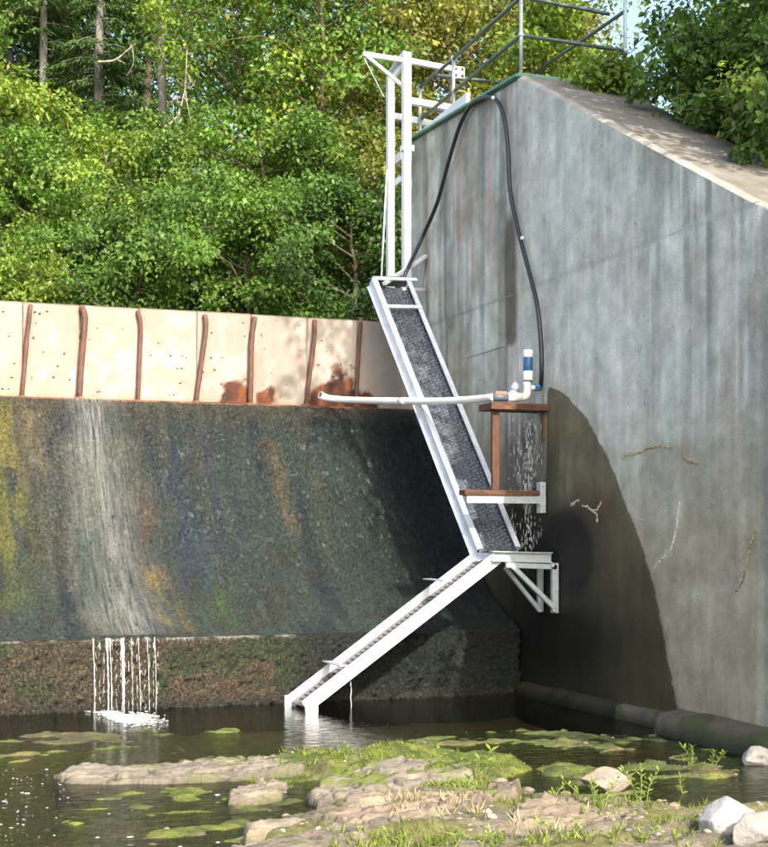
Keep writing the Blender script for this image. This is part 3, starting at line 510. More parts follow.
# ------------------------------------------------------------------ the eel ladder: steep upper ramp
UT = P(390.5, 283, y=2.35); UB = P(497.5, 551, y=-.40)
HW = .262
er = thing('eel_ladder', 'steep aluminium eel ladder ramp with a dark studded bed beside the wing wall', 'eel ladder', tuple(UB))
def ramp_pt(t, s, n): # along, sideways, out of the bed
    p = UT+(UB-UT)*t; ax = (UB-UT)/np.linalg.norm(UB-UT); sd = np.array((1., 0, 0)); sd = sd-ax*(sd@ax); sd /= np.linalg.norm(sd); nm = np.cross(sd, ax); nm *= np.sign(nm[2]); return p+sd*s+nm*n
def side(s, mt, sgn):
    mb = MB(); up = ramp_pt(0, 0, 1)-ramp_pt(0, 0, 0)
    mb.bar(ramp_pt(-.005, s, -.02), ramp_pt(1.0, s, -.02), .012, .15, up); mb.bar(ramp_pt(-.005, s-sgn*.030, .058), ramp_pt(1.0, s-sgn*.030, .058), .062, .010, up); mb.bar(ramp_pt(-.005, s+sgn*.018, -.09), ramp_pt(1.0, s+sgn*.018, -.09), .03, .012, up)
    return mb.build('side_rail', mt, er)
side(-HW, M['alu'], -1); side(HW, M['alu'], 1)
def bedmat():
    m, nt, b = newmat('wet studded bed'); n = noise(nt, 38, detail=6, rough=.75); n1 = noise(nt, 6, detail=3)
    nt.links.new(mul(nt, ramp(nt, n.outputs[0], [(.32, (.018, .022, .028)), (.5, (.055, .064, .078)), (.68, (.22, .245, .28))]), ramp(nt, n1.outputs[0], [(.3, .75), (.7, 1.2)])), b.inputs['Base Color']); b.inputs['Roughness'].default_value = .3; bump(nt, b, n.outputs[0], .012); return m
M['bed'] = bedmat()
def bed_mesh(fn, w, nu, nv, loc):
    A, B = np.meshgrid(np.linspace(0.012, .995, nu), np.linspace(-w, w, nv), indexing='ij'); base = np.array([[fn(a, b, 0) for b in B[0]] for a in A[:, 0]]); up = fn(0, 0, 1)-fn(0, 0, 0)
    hh = -.03+.03*(fbm(A*60, B*22, 0, 3, 111)-.5); return mesh_np('bed', base+hh[..., None]*up-loc, grid_faces(nu, nv), smooth=True)
link('bed', bed_mesh(ramp_pt, HW-.008, 220, 22, UB), M['bed'], er)
mb = MB(); up = ramp_pt(0, 0, 1)-ramp_pt(0, 0, 0)
for i in range(84):
    for j in range(8):
        t = .02+i*.0116+(.0058 if j % 2 else 0)
        if t < .985: q = ramp_pt(t+RNG.uniform(-.002, .002), -.205+j*.058+RNG.uniform(-.014, .014), -.034); mb.tube([q-up*.01, q+up*.022, q+up*.03], [.011, .010, .003], 6)
mb.build('studs', M['bed_stud'], er, kind='stuff')
mb = MB()
for i in range(26): q = ramp_pt(.03+i*.037, HW-.05, .064); mb.ball(q, .009, 4)
mb.build('rivets', M['bolt'], er, kind='stuff')
for t, w, mt in ((.118, .055, 'alu'), (.0, .05, 'alu_bright')):
    mb = MB(); mb.bar(ramp_pt(t, -HW+.004, .07), ramp_pt(t, HW-.004+(0.09 if t == 0 else 0), .07), w, .014, up); mb.build('crossbar', M[mt], er)
mb = MB(); mb.bar(ramp_pt(-.012, -HW-.0, -.02), ramp_pt(-.012, HW, -.02), .014, .16, up); mb.build('head_plate', M['dark_plastic'], er)
mb = MB(); mb.bar(P(384, 284, y=2.25), P(426, 256, x=-.01), .05, .045); mb.build('wall_strut', M['alu_bright'], er, bevel=.004)
mb = MB(); mb.bar(P(404, 289, y=2.3), P(424, 290, x=-.01), .05, .04); mb.build('wall_strut', M['alu_bright'], er, bevel=.004)
mb = MB(); mb.bar(P(425, 258, x=-.012), P(420, 290, x=-.012), .03, .02, (1, 0, 0)); mb.build('wall_strap', M['galv'], er)
mb = MB(); mb.tube(smooth_path([P(368, 279, y=2.4), P(380, 276.5, y=2.42), P(396, 279, y=2.4), P(402, 280, y=2.35)], 16), .011, 6); mb.build('lead_in_hose', M['hose'], er)
# lower ramp
FYR, BYR = -.84, -.33
FT = P(493, 561, y=FYR); FB = P(305, 707, y=FYR)
lr = thing('eel_trough', 'bright aluminium lower trough of the eel ladder slanting down into the pool', 'eel ladder', (float(FB[0]), FYR, 0))
dv = (FB-FT)/np.linalg.norm(FB-FT); upv = np.array((-dv[2], 0, dv[0])); upv *= np.sign(upv[2])
def trough(y, mt, lean=0.):
    mb = MB(); n_ = upv
    mb.bar(FT-dv*.06+(0, y-FYR, 0), FB+(0, y-FYR, 0), .014, .135, n_); sg = -1 if y == FYR else 1
    mb.bar(FT-dv*.06+(0, y-FYR+sg*.012, 0)+n_*.066, FB+(0, y-FYR+sg*.012, 0)+n_*.066, .03, .008, n_); return mb.build('side_rail', mt, lr)
trough(FYR, M['alu_bright']); trough(BYR, M['alu_bright'])
mb = MB(); mb.bar(FT+(0, .255, 0)-upv*.012, FB+(0, .255, 0)-upv*.012, .49, .012, upv); mb.build('bed', M['hose'], lr)
mb = MB()
for i in range(40):
    for j in range(6): q = FT+(FB-FT)*(.02+i*.0243)+np.array((0, .06+j*.065, 0))-upv*.008; mb.tube([q, q+upv*.008, q+upv*.014], [.011, .010, .003], 6)
mb.build('studs', M['hose'], lr, kind='stuff')
for px, py in ((447, 583), (344, 668)):
    c0 = P(px, py, y=FYR); mb = MB(); mb.bar((c0[0], FYR-.01, c0[2]+.02), (c0[0]-.03, BYR-.01, c0[2]+.03), .10, .012); mb.build('crossbar', M['galv'], lr, bevel=.003)
mb = MB(); q = P(311, 706, y=FYR); mb.box((q[0]-.06, FYR-.012, -.12), (q[0]+.075, FYR+.03, q[2]+.03)); mb.build('foot', M['alu_bright'], lr, bevel=.004)
mb = MB(); q = P(287, 700, y=BYR); mb.box((q[0]-.03, BYR-.02, -.12), (q[0]+.06, BYR+.012, q[2]+.05)); mb.build('foot', M['galv'], lr, bevel=.004)
mb = MB(); mb.box(P(474, 560, y=-.36), P(490, 553, y=-.80)); mb.build('joint_plate', M['alu'], lr, bevel=.004)
# bracket that carries the bend
bk = thing('bracket_frame', 'galvanised bracket on the wing wall holding up the bend of the ladder', 'bracket', tuple(P(555, 612, y=-.80)))
YF1 = float(P(554.5, 590, x=-.045)[1]); YB1 = float(P(540, 590, x=-.045)[1])
def bb(a, b, w=.05, h=.05, name='arm', mt='galv', u_=(0, 0, 1)): mb = MB(); mb.bar(a, b, w, h, u_); return mb.build(name, M[mt], bk, bevel=.003)
for dz, hh, ww in ((551.5, .012, .09), (561, .012, .09), (556, .10, .012)): bb(P(491, dz, y=-.86), P(551, dz+1.5, y=-.86), ww, hh, 'channel')
bb(P(506, 565, y=YF1), P(556, 567, y=YF1), .05, .055, 'arm'); bb(P(506, 566, y=YB1), P(541, 566, y=YB1), .05, .05, 'arm')
bb(P(554.5, 563, y=YF1), P(554.5, 613, y=YF1), .075, .05, 'leg', 'galv', (0, 1, 0)); bb(P(540, 564, y=YB1), P(540, 612, y=YB1), .06, .05, 'leg', 'galv', (0, 1, 0))
bb(P(513, 567, y=YF1-.03), P(554, 608, y=YF1-.03), .05, .05, 'brace'); bb(P(505, 568, y=YB1-.03), P(539, 610, y=YB1-.03), .045, .045, 'brace')
for p in (P(553, 566, y=YF1-.045), P(554, 611, y=YF1-.05), P(540, 611, y=YB1-.04)): mb = MB(); mb.ball(p, .02, 5); mb.build('bolt', M['bolt'], bk)

# ------------------------------------------------------------------ shelf, beam, pump fittings, pipe, hose
SY = float(P(543.5, 497, x=-.02)[1])
sh = thing('wooden_shelf', 'rust brown wooden shelf on the wing wall with one upright post', 'shelf', tuple(P(497, 490, y=SY)))
mb = MB(); mb.box(P(491.5, 402, y=SY-.08), P(549, 411, y=SY-.08)+np.array((0, .34, 0))); o = mb.build('shelf_board', M['rust_beam'], sh, bevel=.006)
mb = MB(); mb.box(P(492.5, 411, y=SY), P(499.5, 490, y=SY)+np.array((0, .05, 0))); mb.build('post', M['rust'], sh, bevel=.005)
mb = MB(); mb.box(P(543, 410, y=SY), P(548, 440, y=SY)+np.array((0, .04, 0))); mb.build('wall_cleat', M['rust'], sh, bevel=.005)
be = thing('support_beam', 'grey steel angle with a rusty plank on it, sticking out across the ladder', 'bracket', tuple(P(545, 500, y=SY)))
mb = MB(); mb.box(P(465, 495, y=SY-.03), P(539, 490.5, y=SY-.03)+np.array((0, .17, 0))); mb.build('plank', M['rust_beam'], be, bevel=.005)
mb = MB(); mb.box(P(467, 503, y=SY-.01), P(542, 495.6, y=SY-.01)+np.array((0, .012, 0))); mb.box(P(467, 496.6, y=SY-.01)+np.array((0, .013, 0)), P(542, 495.6, y=SY-.01)+np.array((0, .1, 0))); mb.build('angle', M['galv'], be, bevel=.002)
mb = MB(); mb.box(P(540.5, 513, y=SY-.03), P(546, 482, y=SY-.03)+np.array((0, .10, 0))); mb.build('wall_plate', M['galv'], be, bevel=.004)
for py in (486, 509): mb = MB(); mb.ball(P(543.2, py, y=SY-.035), .012, 5); mb.build('bolt', M['bolt'], be)
pf = thing('riser_fitting', 'white plastic riser pipe with a blue band and grey valve on the shelf', 'pipe fitting', tuple(P(520, 401, y=SY)))
c = P(528, 400, y=SY); r1 = .056
def seg(py0, py1, r, mt, name, px=528): mb = MB(); mb.tube([P(px, py0, y=SY), P(px, py1, y=SY)], r, 16); mb.build(name, M[mt], pf, bevel=.004)
seg(350, 357.5, r1, 'pvc', 'cap'); seg(357.5, 371, r1-.003, 'blue', 'label_band'); seg(371, 380.5, r1, 'pvc', 'riser'); seg(380.5, 382, r1-.006, 'dark_plastic', 'gasket')
mb = MB(); mb.tube(smooth_path([P(527, 382, y=SY), P(527, 390, y=SY), P(526, 395.5, y=SY), P(522, 397.3, y=SY), P(517, 397.5, y=SY)], 18), .045, 14); mb.build('elbow', M['pvc'], pf)
mb = MB(); mb.tube([P(507, 397.3, y=SY), P(521, 397.3, y=SY)], .05, 14); mb.tube([P(514, 397, y=SY), P(514, 391, y=SY)], .047, 14); mb.build('tee', M['pvc'], pf)
mb = MB(); mb.tube([P(515, 392, y=SY), P(515, 388, y=SY), P(515.5, 384.5, y=SY), P(516, 382, y=SY)], [.05, .062, .045, .018], 14); mb.build('valve', M['grey_plastic'], pf)
mb = MB(); mb.tube([P(493, 397.5, y=SY), P(507.5, 397.3, y=SY)], .043, 14); mb.build('coupling', M['dark_plastic'], pf)
mb = MB(); mb.box(P(496, 394, y=SY-.03), P(507, 391.5, y=SY-.03)+np.array((0, .06, 0))); mb.build('clamp_lever', M['coral'], pf, bevel=.005)
mb = MB(); mb.tube([P(530, 388, y=SY), P(536, 387.5, y=SY)], .028, 10); mb.build('spigot', M['pvc'], pf)
mb = MB(); mb.tube([P(534, 388.5, y=SY), P(541, 388.5, y=SY)], .03, 10); mb.build('hose_tail', M['dark_plastic'], pf)
mb = MB(); mb.tube([P(535, 386, y=SY-.02), P(542, 386, y=SY-.02)], .026, 10); mb.build('hose_clamp', M['blue_light'], pf)
pp = smooth_path([P(326, 398, y=2.62), P(350, 400, y=2.25), P(420, 401.3, y=.85), P(465, 400, y=0.0), P(494, 397.3, y=SY)], 50)
pv = thing('white_pipe', 'long white plastic pipe running from the dam crest across the ladder to the shelf', 'pipe', tuple(pp[-1]))
mb = MB(); mb.tube(pp, np.linspace(.044, .041, 50), 14); mb.build('pipe', M['pvc'], pv)
mb = MB(); mb.tube([pp[0]+np.array((.02, 0, 0)), pp[0]+np.array((-.03, -.01, .012)), pp[0]+np.array((-.085, -.035, .035))], [.047, .049, .046], 14); mb.build('end_elbow', M['pvc'], pv)
mb = MB(); q = pp[0]+np.array((-.086, -.0355, .0355)); mb.tube([q, q+np.array((-.003, -.001, .001))], .034, 12); mb.build('bore', M['dark_plastic'], pv)
mb = MB(); mb.tube([pp[21], pp[22]], .045, 14); mb.build('sleeve', M['pvc'], pv)
hp = [P(403, 279, y=2.45), P(409, 266, y=2.5), P(422, 238, x=-.12), P(437, 203, x=-.09), P(449, 160, x=-.07), P(460, 125, x=-.05), P(472, 104, x=-.04), P(486, 97, x=-.06), P(497, 101, x=-.06), P(504, 118, x=-.05), P(508, 150, x=-.05), P(510, 190, x=-.05), P(518, 230, x=-.06), P(528, 268, x=-.07), P(537, 305, x=-.1), P(541, 345, x=-.10), P(541.5, 372, x=-.1), P(540.5, 388.5, y=SY)]
hs = thing('hose', 'black hose looping over the wing wall from ladder top to the shelf', 'hose', tuple(hp[-1]))
mb = MB(); mb.tube(smooth_path(hp, 160), .026, 10); mb.build('hose_tube', M['hose'], hs)
mb = MB(); mb.ball(P(522, 238, x=-.09), .022, 5); mb.ball(P(493, 98, x=-.1), .025, 5); mb.build('hose_tie', M['pvc'], hs, kind='stuff')

# ------------------------------------------------------------------ moving water (seen at rest)
def apr(x, dd, off):
    y = np.interp(dd, d, prof[:, 0]); z = np.interp(dd, d, prof[:, 1]); ny_ = np.interp(dd, d, nrm[:, 0]); nz_ = np.interp(dd, d, nrm[:, 1]); return np.stack([x+0*y, y+ny_*off, z+nz_*off], -1)
xl, xr = P(58, 430, y=2.3)[0], P(138, 430, y=2.3)[0]; wa = np.linspace(0, 1, 40); wd_ = np.linspace(.02, d[-1]-.005, 120); A, B = np.meshgrid(wa, wd_, indexing='ij')
sp = ss(0, 3, B); xx = xl+(xr-xl)*A+(A-.45)*sp*.22
dens = ss(0, .3, A)*ss(1, .6, A)*(.42+.75*np.exp(-((A-.42)/.13)**2)*ss(1.7, .1, B)+.3*np.exp(-((A-.5)/.08)**2)+.25*ss(3.0, 3.8, B))*(.5+fbm(A*5, B*1.2, 5, 3, 122)); pos = apr(xx, B, .030+.012*fbm(A*12, B*3, 0, 3, 121))
me = mesh_np('water_film', pos, grid_faces(40, 120), None, {'dens': np.clip(dens, 0, 1)}, True); link('water_film', me, M['film'], kind='stuff', label='thin white water sheet sliding down the spillway below the second rusty pin', cat='water')
mb = MB()
for px, r in ((93, .007), (107, .012), (110, .006), (123, .012), (121, .006), (131, .003), (138, .004), (147, .004), (154, .005)):
    a = P(px, 643, y=-.03); n_ = 26; zz = np.linspace(.75, -.01, n_); w = .010*np.cumsum(RNG.normal(0, .25, n_)); rr = r*(1.7-.9*ss(.75, .55, zz))*RNG.uniform(.45, 1.25, n_)
    mb.tube(np.stack([a[0]+w*.6, -.06-.08*ss(.75, .2, zz)+w*.3, zz], 1), rr, 6)
for px in np.linspace(95, 157, 16):
    a = P(px, 643, y=-.05)
    for _ in range(10): z0 = RNG.uniform(0, .7); mb.tube([(a[0]+RNG.normal(0, .01), -.1, z0), (a[0], -.1, z0+RNG.uniform(.02, .08))], .0022, 4)
tag(mb.build('falling_strands', M['drop'], None, kind='stuff'), 'white strands of water dripping off the spillway lip into the pool', 'water')
mb = MB()
for _ in range(700):
    t = RNG.uniform(0, 1); px = 82+70*t+RNG.normal(0, 3); py = 709+9*ss(.1, .6, t)+RNG.normal(0, 2.6)*(.4+t); px += max(0, RNG.normal(0, 9)); q = P(px, py, z=.0); r = RNG.uniform(.003, .019)*math.exp(-((t-.5)/.5)**2); mb.ball((q[0], q[1]-.08, .002), r, 4, (1.6, 1.3, .35))
tag(mb.build('foam_patch', M['foam'], None, kind='stuff'), 'white foam where the strands of water hit the pool', 'foam')
mb = MB()
for _ in range(110):
    if RNG.random() < .75: px, py = -15+abs(RNG.normal(0, 42)), RNG.uniform(768, 856)
    else: px, py = RNG.uniform(60, 300), RNG.uniform(785, 850)
    q = P(px, py, z=.003); r = RNG.uniform(.004, .016)*RNG.uniform(.3, 1)
    if bed_z(q[0], q[1]) < -.02: mb.ball((q[0], q[1], .002), r, 4, (RNG.uniform(.8, 1.8), RNG.uniform(.8, 1.5), .12))
tag(mb.build('foam_flecks', M['foam'], None, kind='stuff'), 'scattered white foam flecks floating on the dark water at lower left', 'foam')
mb = MB()
for _ in range(420):
    px = np.clip(RNG.normal(527, 8), 508, 547); py = 412+135*RNG.beta(1, 1.1); y = SY+RNG.uniform(-.05, .35)
    q = P(px, py, y=y); L = RNG.uniform(.006, .075); mb.tube([q, q-np.array((0, 0, L))], RNG.uniform(.0012, .0034), 4)
for px in (526, 528.5, 531): 
    for k in range(20): py = 412+k*7+RNG.uniform(-2, 2); q = P(px+RNG.normal(0, .6), py, y=SY+.1); mb.tube([q, q-np.array((0, 0, RNG.uniform(.02, .07)))], .004, 4)
tag(mb.build('water_spray', M['drop'], None, kind='stuff'), 'spray of water drops falling from the shelf beside the ladder', 'water')
mb = MB(); zz = np.linspace(0, .29, 16); a = P(351, 690, y=FYR+.1); mb.tube(np.stack([a[0]+.004*np.sin(zz*40), 0*zz+FYR+.1, zz], 1), .006*RNG.uniform(.6, 1.2, 16), 6); tag(mb.build('trough_drip', M['drop'], None, kind='stuff'), 'thin drip of water falling from the lower trough to the pool', 'water')

# ------------------------------------------------------------------ rocks in the foreground
def gp(px, py, z=0.): return P(px, py, z=z)
def slab(pix, H, label, tilt=(0, 0), seed=0, tone=(.36, .31, .26), moss=.0, name='rock_ledge', cat='rock', zb=-.35, layers=.03, z=.0):
    poly = np.array([gp(a, b, z)[:2] for a, b in pix]); cen = poly.mean(0); lo, hi = poly.min(0)-.05, poly.max(0)+.05; st_ = .016
    A, B = np.meshgrid(np.arange(lo[0], hi[0], st_), np.arange(lo[1], hi[1], st_), indexing='ij'); pts = np.stack([A, B], -1)
    inside = np.zeros(A.shape, bool); dist = np.full(A.shape, 9.); m = len(poly)
    for i in range(m):
        a, b = poly[i], poly[(i+1) % m]; cr = ((a[1] > B) != (b[1] > B)) & (A < (b[0]-a[0])*(B-a[1])/(b[1]-a[1]+1e-12)+a[0]); inside ^= cr
        ab = b-a; t = np.clip(((pts-a)@ab)/(ab@ab), 0, 1); dist = np.minimum(dist, np.linalg.norm(pts-(a+t[..., None]*ab), axis=-1))
    sd = np.where(inside, dist, -dist)+.10*(fbm(A*4, B*4, seed, 4, 200+seed)-.5)
    rel = pts-cen; n = fbm(A*2.2, B*5, seed, 5, 210+seed)-.5; n2 = fbm(A*14, B*26, seed, 4, 220+seed)-.5; ck = np.abs(fbm(A*2.6+B*1.5, B*7-A*2, seed, 5, 250+seed)-.5)
    top = z+H*(.75+1.3*n)+rel[..., 0]*tilt[0]+rel[..., 1]*tilt[1]; q = layers; fl = np.floor(top/q); fr = top/q-fl; top = (fl+ss(.55, .95, fr))*q+.045*n2-.05*ss(.04, .0, ck)
    h = zb+(top-zb)*ss(-.02, .055, sd)
    keep = sd > -.03; idx = -np.ones(A.shape, int); f = grid_faces(*A.shape); k = keep.ravel(); f = f[k[f].all(1)]; used = np.unique(f); re = -np.ones(A.size, int); re[used] = np.arange(len(used))
    v = np.stack([A, B, h], -1).reshape(-1, 3)[used]; L = np.array((cen[0], cen[1], 0.))
    c_ = np.zeros(A.shape+(3,))+np.array(tone)*np.array((.80, .80, .71))*(.72+.56*fbm(A*6, B*14, seed, 4, 230+seed))[..., None]; c_ = c_*(.3+.7*ss(.004, .045, ck))[..., None]*.80; c_ = mixc(c_, np.array(tone)*.42, ss(.52, .62, fbm(A*3, B*20, seed+2, 4, 231))*.7)
    mm = fbm(A*4, B*4, seed, 4, 240+seed); c_ = mixc(c_, (.115, .135, .03), ss(.62-.4*moss, .74-.4*moss, mm+.15*ss(.1, .0, sd))*min(1, moss*4)); c_ = mixc(c_, (.07, .06, .035), ss(.045, .0, h)*.75)
    o = link(name, mesh_np(name, v-L, re[f], c_.reshape(-1, 3)[used], smooth=False), M['rock'], None, label, cat, 'rock ledges at the near edge of the pool'); o.location = L; return o
slab([(45, 778), (80, 770), (150, 766), (235, 763), (300, 764), (330, 770), (300, 778), (220, 783), (120, 786), (60, 784)], .075, 'long low tan rock slab lying in the pool at left', (.012, .0), 1, (.33, .285, .24), .12)
slab([(218, 800), (232, 790), (262, 785), (290, 789), (288, 801), (262, 806), (225, 806)], .07, 'short pale rock slab left of the mossy ridge', (0, .03), 2, (.38, .31, .25), .1)
slab([(300, 800), (325, 786), (380, 774), (440, 772), (478, 778), (480, 788), (430, 797), (370, 806), (310, 812)], .13, 'broad grey rock ledge in the middle of the mossy bank', (.03, .02), 3, (.33, .285, .24), .28)
slab([(238, 838), (262, 826), (312, 823), (318, 832), (280, 842), (246, 848)], .10, 'flat cream rock slab at the water edge, bottom left of centre', (0, 0), 4, (.44, .37, .29), .05)
slab([(222, 856), (245, 846), (300, 846), (300, 862), (240, 870)], .09, 'cream rock slab cut by the bottom of the picture', (0, 0), 5, (.42, .36, .28), .05)
slab([(312, 832), (345, 818), (410, 808), (470, 806), (500, 815), (480, 830), (420, 838), (340, 842)], .15, 'wide pinkish tan ledge below the grey ledge', (.01, .02), 6, (.42, .33, .26), .05)
slab([(500, 826), (540, 812), (600, 812), (650, 822), (640, 836), (560, 842), (510, 838)], .12, 'worn tan ledge half sunk in the sandy bank below the leafy weeds', (.0, .02), 7, (.40, .32, .24), .12)
slab([(470, 800), (500, 790), (530, 793), (522, 806), (485, 810)], .16, 'small dark fractured rock at the right end of the mossy ridge', (0, 0), 8, (.27, .22, .17), .2)
def boulder(px, py, r, sc, seed, mt, label, zoff=0., rot=0., sharp=.0):
    bm = bmesh.new(); bmesh.ops.create_icosphere(bm, subdivisions=5, radius=1); v = np.array([q.co[:] for q in bm.verts])
    rr = random.Random(seed); pl = [Vector((rr.uniform(-1, 1), rr.uniform(-1, 1), rr.uniform(-.6, 1))).normalized() for _ in range(20)]
    for q in pl:
        dd = v@np.array(q); lim = rr.uniform(.70, .90)-sharp*.15; v = v-np.where(dd > lim, (dd-lim)*.93, 0)[:, None]*np.array(q)
    n = fbm(v[:, 0]*2.5+seed, v[:, 1]*2.5, v[:, 2]*2.5, 5, 300+seed)-.5; v = v*(1+.16*n)[:, None]*np.array(sc)*r
    c_, s_ = math.cos(rot), math.sin(rot); v = v@np.array(((c_, s_, 0), (-s_, c_, 0), (0, 0, 1)))
    for q, p in zip(bm.verts, v): q.co = p
    me = bpy.data.meshes.new('boulder'); bm.to_mesh(me); bm.free(); me.polygons.foreach_set('use_smooth', np.ones(len(me.polygons), bool))
    g = gp(px, py, .05); g[2] = max(bed_z(g[0], g[1]), -.02)+zoff; o = link('boulder', me, M[mt], None, label, 'boulder'); o.location = g; return o
boulder(728, 838, .215, (1.0, .8, .78), 3, 'boulder', 'large white angular boulder at lower right', .09, .3)
boulder(757, 850, .16, (1.1, .8, .75), 8, 'round_stone', 'grey mottled boulder in front of the white boulder', .06, -.2)
boulder(607, 784, .23, (1.05, .6, .46), 14, 'pink_rock', 'flat sided pinkish rock standing at the water edge behind the weeds', .09, -.35, 1)
boulder(756, 757, .13, (1.15, .9, .75), 21, 'round_stone', 'smooth grey stone near the right edge beside the wall footing', .06, .2)

def pebbles(name, label, n, sel, mat, rlo, rhi, seed):
    rg = np.random.default_rng(seed); V_, F_, C_ = [], [], []; bm = bmesh.new(); bmesh.ops.create_icosphere(bm, subdivisions=2, radius=1); bv_ = np.array([q.co[:] for q in bm.verts]); bf = np.array([[q.index for q in f.verts] for f in bm.faces]); bm.free()
    pts = np.array([gp(rg.uniform(*sel[:2]), rg.uniform(*sel[2:]), .0) for _ in range(n)]); z = bed(pts[:, 0], pts[:, 1])[0]; k = 0
    for p, zz in zip(pts, z):
        r = rlo+(rhi-rlo)*rg.random()**3; v = bv_*r*np.array((rg.uniform(.7, 1.4), rg.uniform(.7, 1.3), rg.uniform(.4, .8)))*(1+.35*(fbm(bv_[:, 0]*1.5+k, bv_[:, 1]*1.5, bv_[:, 2]*1.5, 2, seed)-.5))[:, None]; a = rg.uniform(0, 6.28); v = v@np.array(((math.cos(a), -math.sin(a), 0), (math.sin(a), math.cos(a), 0), (0, 0, 1)))
        V_.append(v+np.array((p[0], p[1], zz-r*.1))); F_.append(bf+k*len(bv_)); C_.append(np.repeat((np.array((.30, .24, .18))*rg.uniform(.4, 1.3)*(1+rg.normal(0, .08, 3)))[None], len(bv_), 0)); k += 1
    link(name, mesh_np(name, np.concatenate(V_), np.concatenate(F_), np.concatenate(C_), smooth=True), M[mat], None, label, 'stones', kind='stuff')
pebbles('pebbles', 'small loose stones scattered over the sandy near bank', 500, (300, 800, 800, 856), 'rock', .004, .026, 71)
pebbles('bed_stones', 'brown stones lying on the bed of the shallow pool', 160, (-60, 760, 724, 850), 'rock', .012, .05, 72)

# ------------------------------------------------------------------ plants
def leaf_mesh(name, pos, dirs, nrm_, L, Wd, cols, mat, parent, loc, **kw):
    # rhombic leaves: base, left, tip, right - folded a little along the middle
    n = len(pos); dirs = dirs/np.linalg.norm(dirs, axis=1)[:, None]; sd = np.cross(dirs, nrm_); sd /= np.linalg.norm(sd, axis=1)[:, None]+1e-9; up = np.cross(sd, dirs)
    L = np.broadcast_to(L, (n,))[:, None]; Wd = np.broadcast_to(Wd, (n,))[:, None]
    v = np.stack([pos, pos+dirs*L*.45-sd*Wd*.5+up*L*.06, pos+dirs*L-up*L*.08, pos+dirs*L*.45+sd*Wd*.5+up*L*.06], 1).reshape(-1, 3)-np.array(loc)
    b = np.arange(n)[:, None]*4; f = np.concatenate([b+np.array((0, 1, 2)), b+np.array((0, 2, 3))])
    return link(name, mesh_np(name, v, f, np.repeat(cols, 4, 0)), mat, parent, **kw)
def pal(n, base, var, rng, extra=None, pe=0.):
    b = np.array(base); m = rng.random(n)[:, None]; c = b[0]*(1-m)+b[1]*m; c = c*(1+var*(rng.random((n, 1))-.5))
    if extra is not None: k = rng.random(n) < pe; c[k] = np.array(extra)*(.7+.6*rng.random((k.sum(), 1)))
    return c
GREEN = ((.070, .145, .024), (.135, .22, .042)); YEL = ((.125, .215, .025), (.24, .31, .045)); OLIVE = ((.135, .155, .025), (.25, .245, .045)); DARK = ((.045, .10, .020), (.085, .155, .034)); MID = ((.065, .15, .022), (.17, .27, .04))
def tree(name, label, px, dep, H, R, palette, seed, cat='tree', h0=.15, nb=26, leaves=90, L=.13, bark='bark_brown', group=None, lean=(0, 0), base=None, trunk_r=None, extra=None, pe=0., clump=.42, flat=.6, top=1.0, droop=0., nsub=4, loc=None):
    rg = np.random.default_rng(seed)
    if loc is None:
        q = P(px, HOR, d=dep); zb = float(hill_z(q[0], q[1])) if base is None else base; loc = np.array((q[0], q[1], zb-.15))
    else: loc = np.array(loc, float)
    t = thing(name, label, cat, tuple(loc), group); tr = trunk_r or H*.014+.03
    k = 14; hh = np.linspace(0, H, k); w = np.cumsum(rg.normal(0, H*.008, (k, 2)), 0); w[:, 0] += lean[0]*hh; w[:, 1] += lean[1]*hh; tp = np.stack([loc[0]+w[:, 0], loc[1]+w[:, 1], loc[2]+hh], 1)
    mb = MB(); mb.tube(tp, tr*(1-.85*np.linspace(0, 1, k)**.9)*(1+.35*np.exp(-hh/.3)), 9); cen = []; 
    for i in range(nb):
        f = h0+(top-h0)*(i+rg.random())/nb; b = np.array([np.interp(f*H, hh, tp[:, j]) for j in range(3)]); az = i*2.4+rg.uniform(-.7, .7)
        pr = math.sin(math.pi*min(.97, .18+.8*(f-h0)/(1-h0+1e-6)))**.7; ln = R*pr*rg.uniform(.6, 1.15)+.2; el = rg.uniform(.05, .75)-droop
        dr = np.array((math.cos(az)*math.cos(el), math.sin(az)*math.cos(el), math.sin(el))); m1 = b+dr*ln*.5+np.array((0, 0, .05*ln)); e = b+dr*ln+rg.normal(0, .12*ln, 3)
        mb.tube(smooth_path([b, m1, e], 6), np.linspace(tr*.30*(1-.6*f)+.008, .006, 6), 5, False)
        for s in range(nsub):
            g = rg.uniform(.35, 1.05); cen.append(b+(e-b)*g+rg.normal(0, .16*ln, 3)*np.array((1, 1, .7)))
    mb.build('trunk', M[bark], t)
    cen = np.array(cen); n = len(cen)*leaves; ci = np.repeat(np.arange(len(cen)), leaves); cl = clump*rg.uniform(.6, 1.4, len(cen))
    off = rg.normal(0, 1, (n, 3)); off /= np.linalg.norm(off, axis=1)[:, None]+1e-9; off *= (rg.random(n)**.45)[:, None]*cl[ci][:, None]*np.array((1, 1, flat)); pos = cen[ci]+off
    out = (pos-(loc+np.array((0, 0, H*.5)))); out /= np.linalg.norm(out, axis=1)[:, None]+1e-9
    dirs = off/(np.linalg.norm(off, axis=1)[:, None]+1e-9)*.6+rg.normal(0, .55, (n, 3))+np.array((0, 0, -.35)); nr = np.array((0, -.25, .8))+out*.4+rg.normal(0, .55, (n, 3))
    c_ = pal(n, palette, .5, rg, extra, pe)*(.7+.6*rg.random(len(cen)))[ci][:, None]; sz = L*rg.uniform(.6, 1.3, n)
    leaf_mesh('crown', pos, dirs, nr, sz, sz*rg.uniform(.45, .7, n), c_, M['leaf'], t, loc); return t
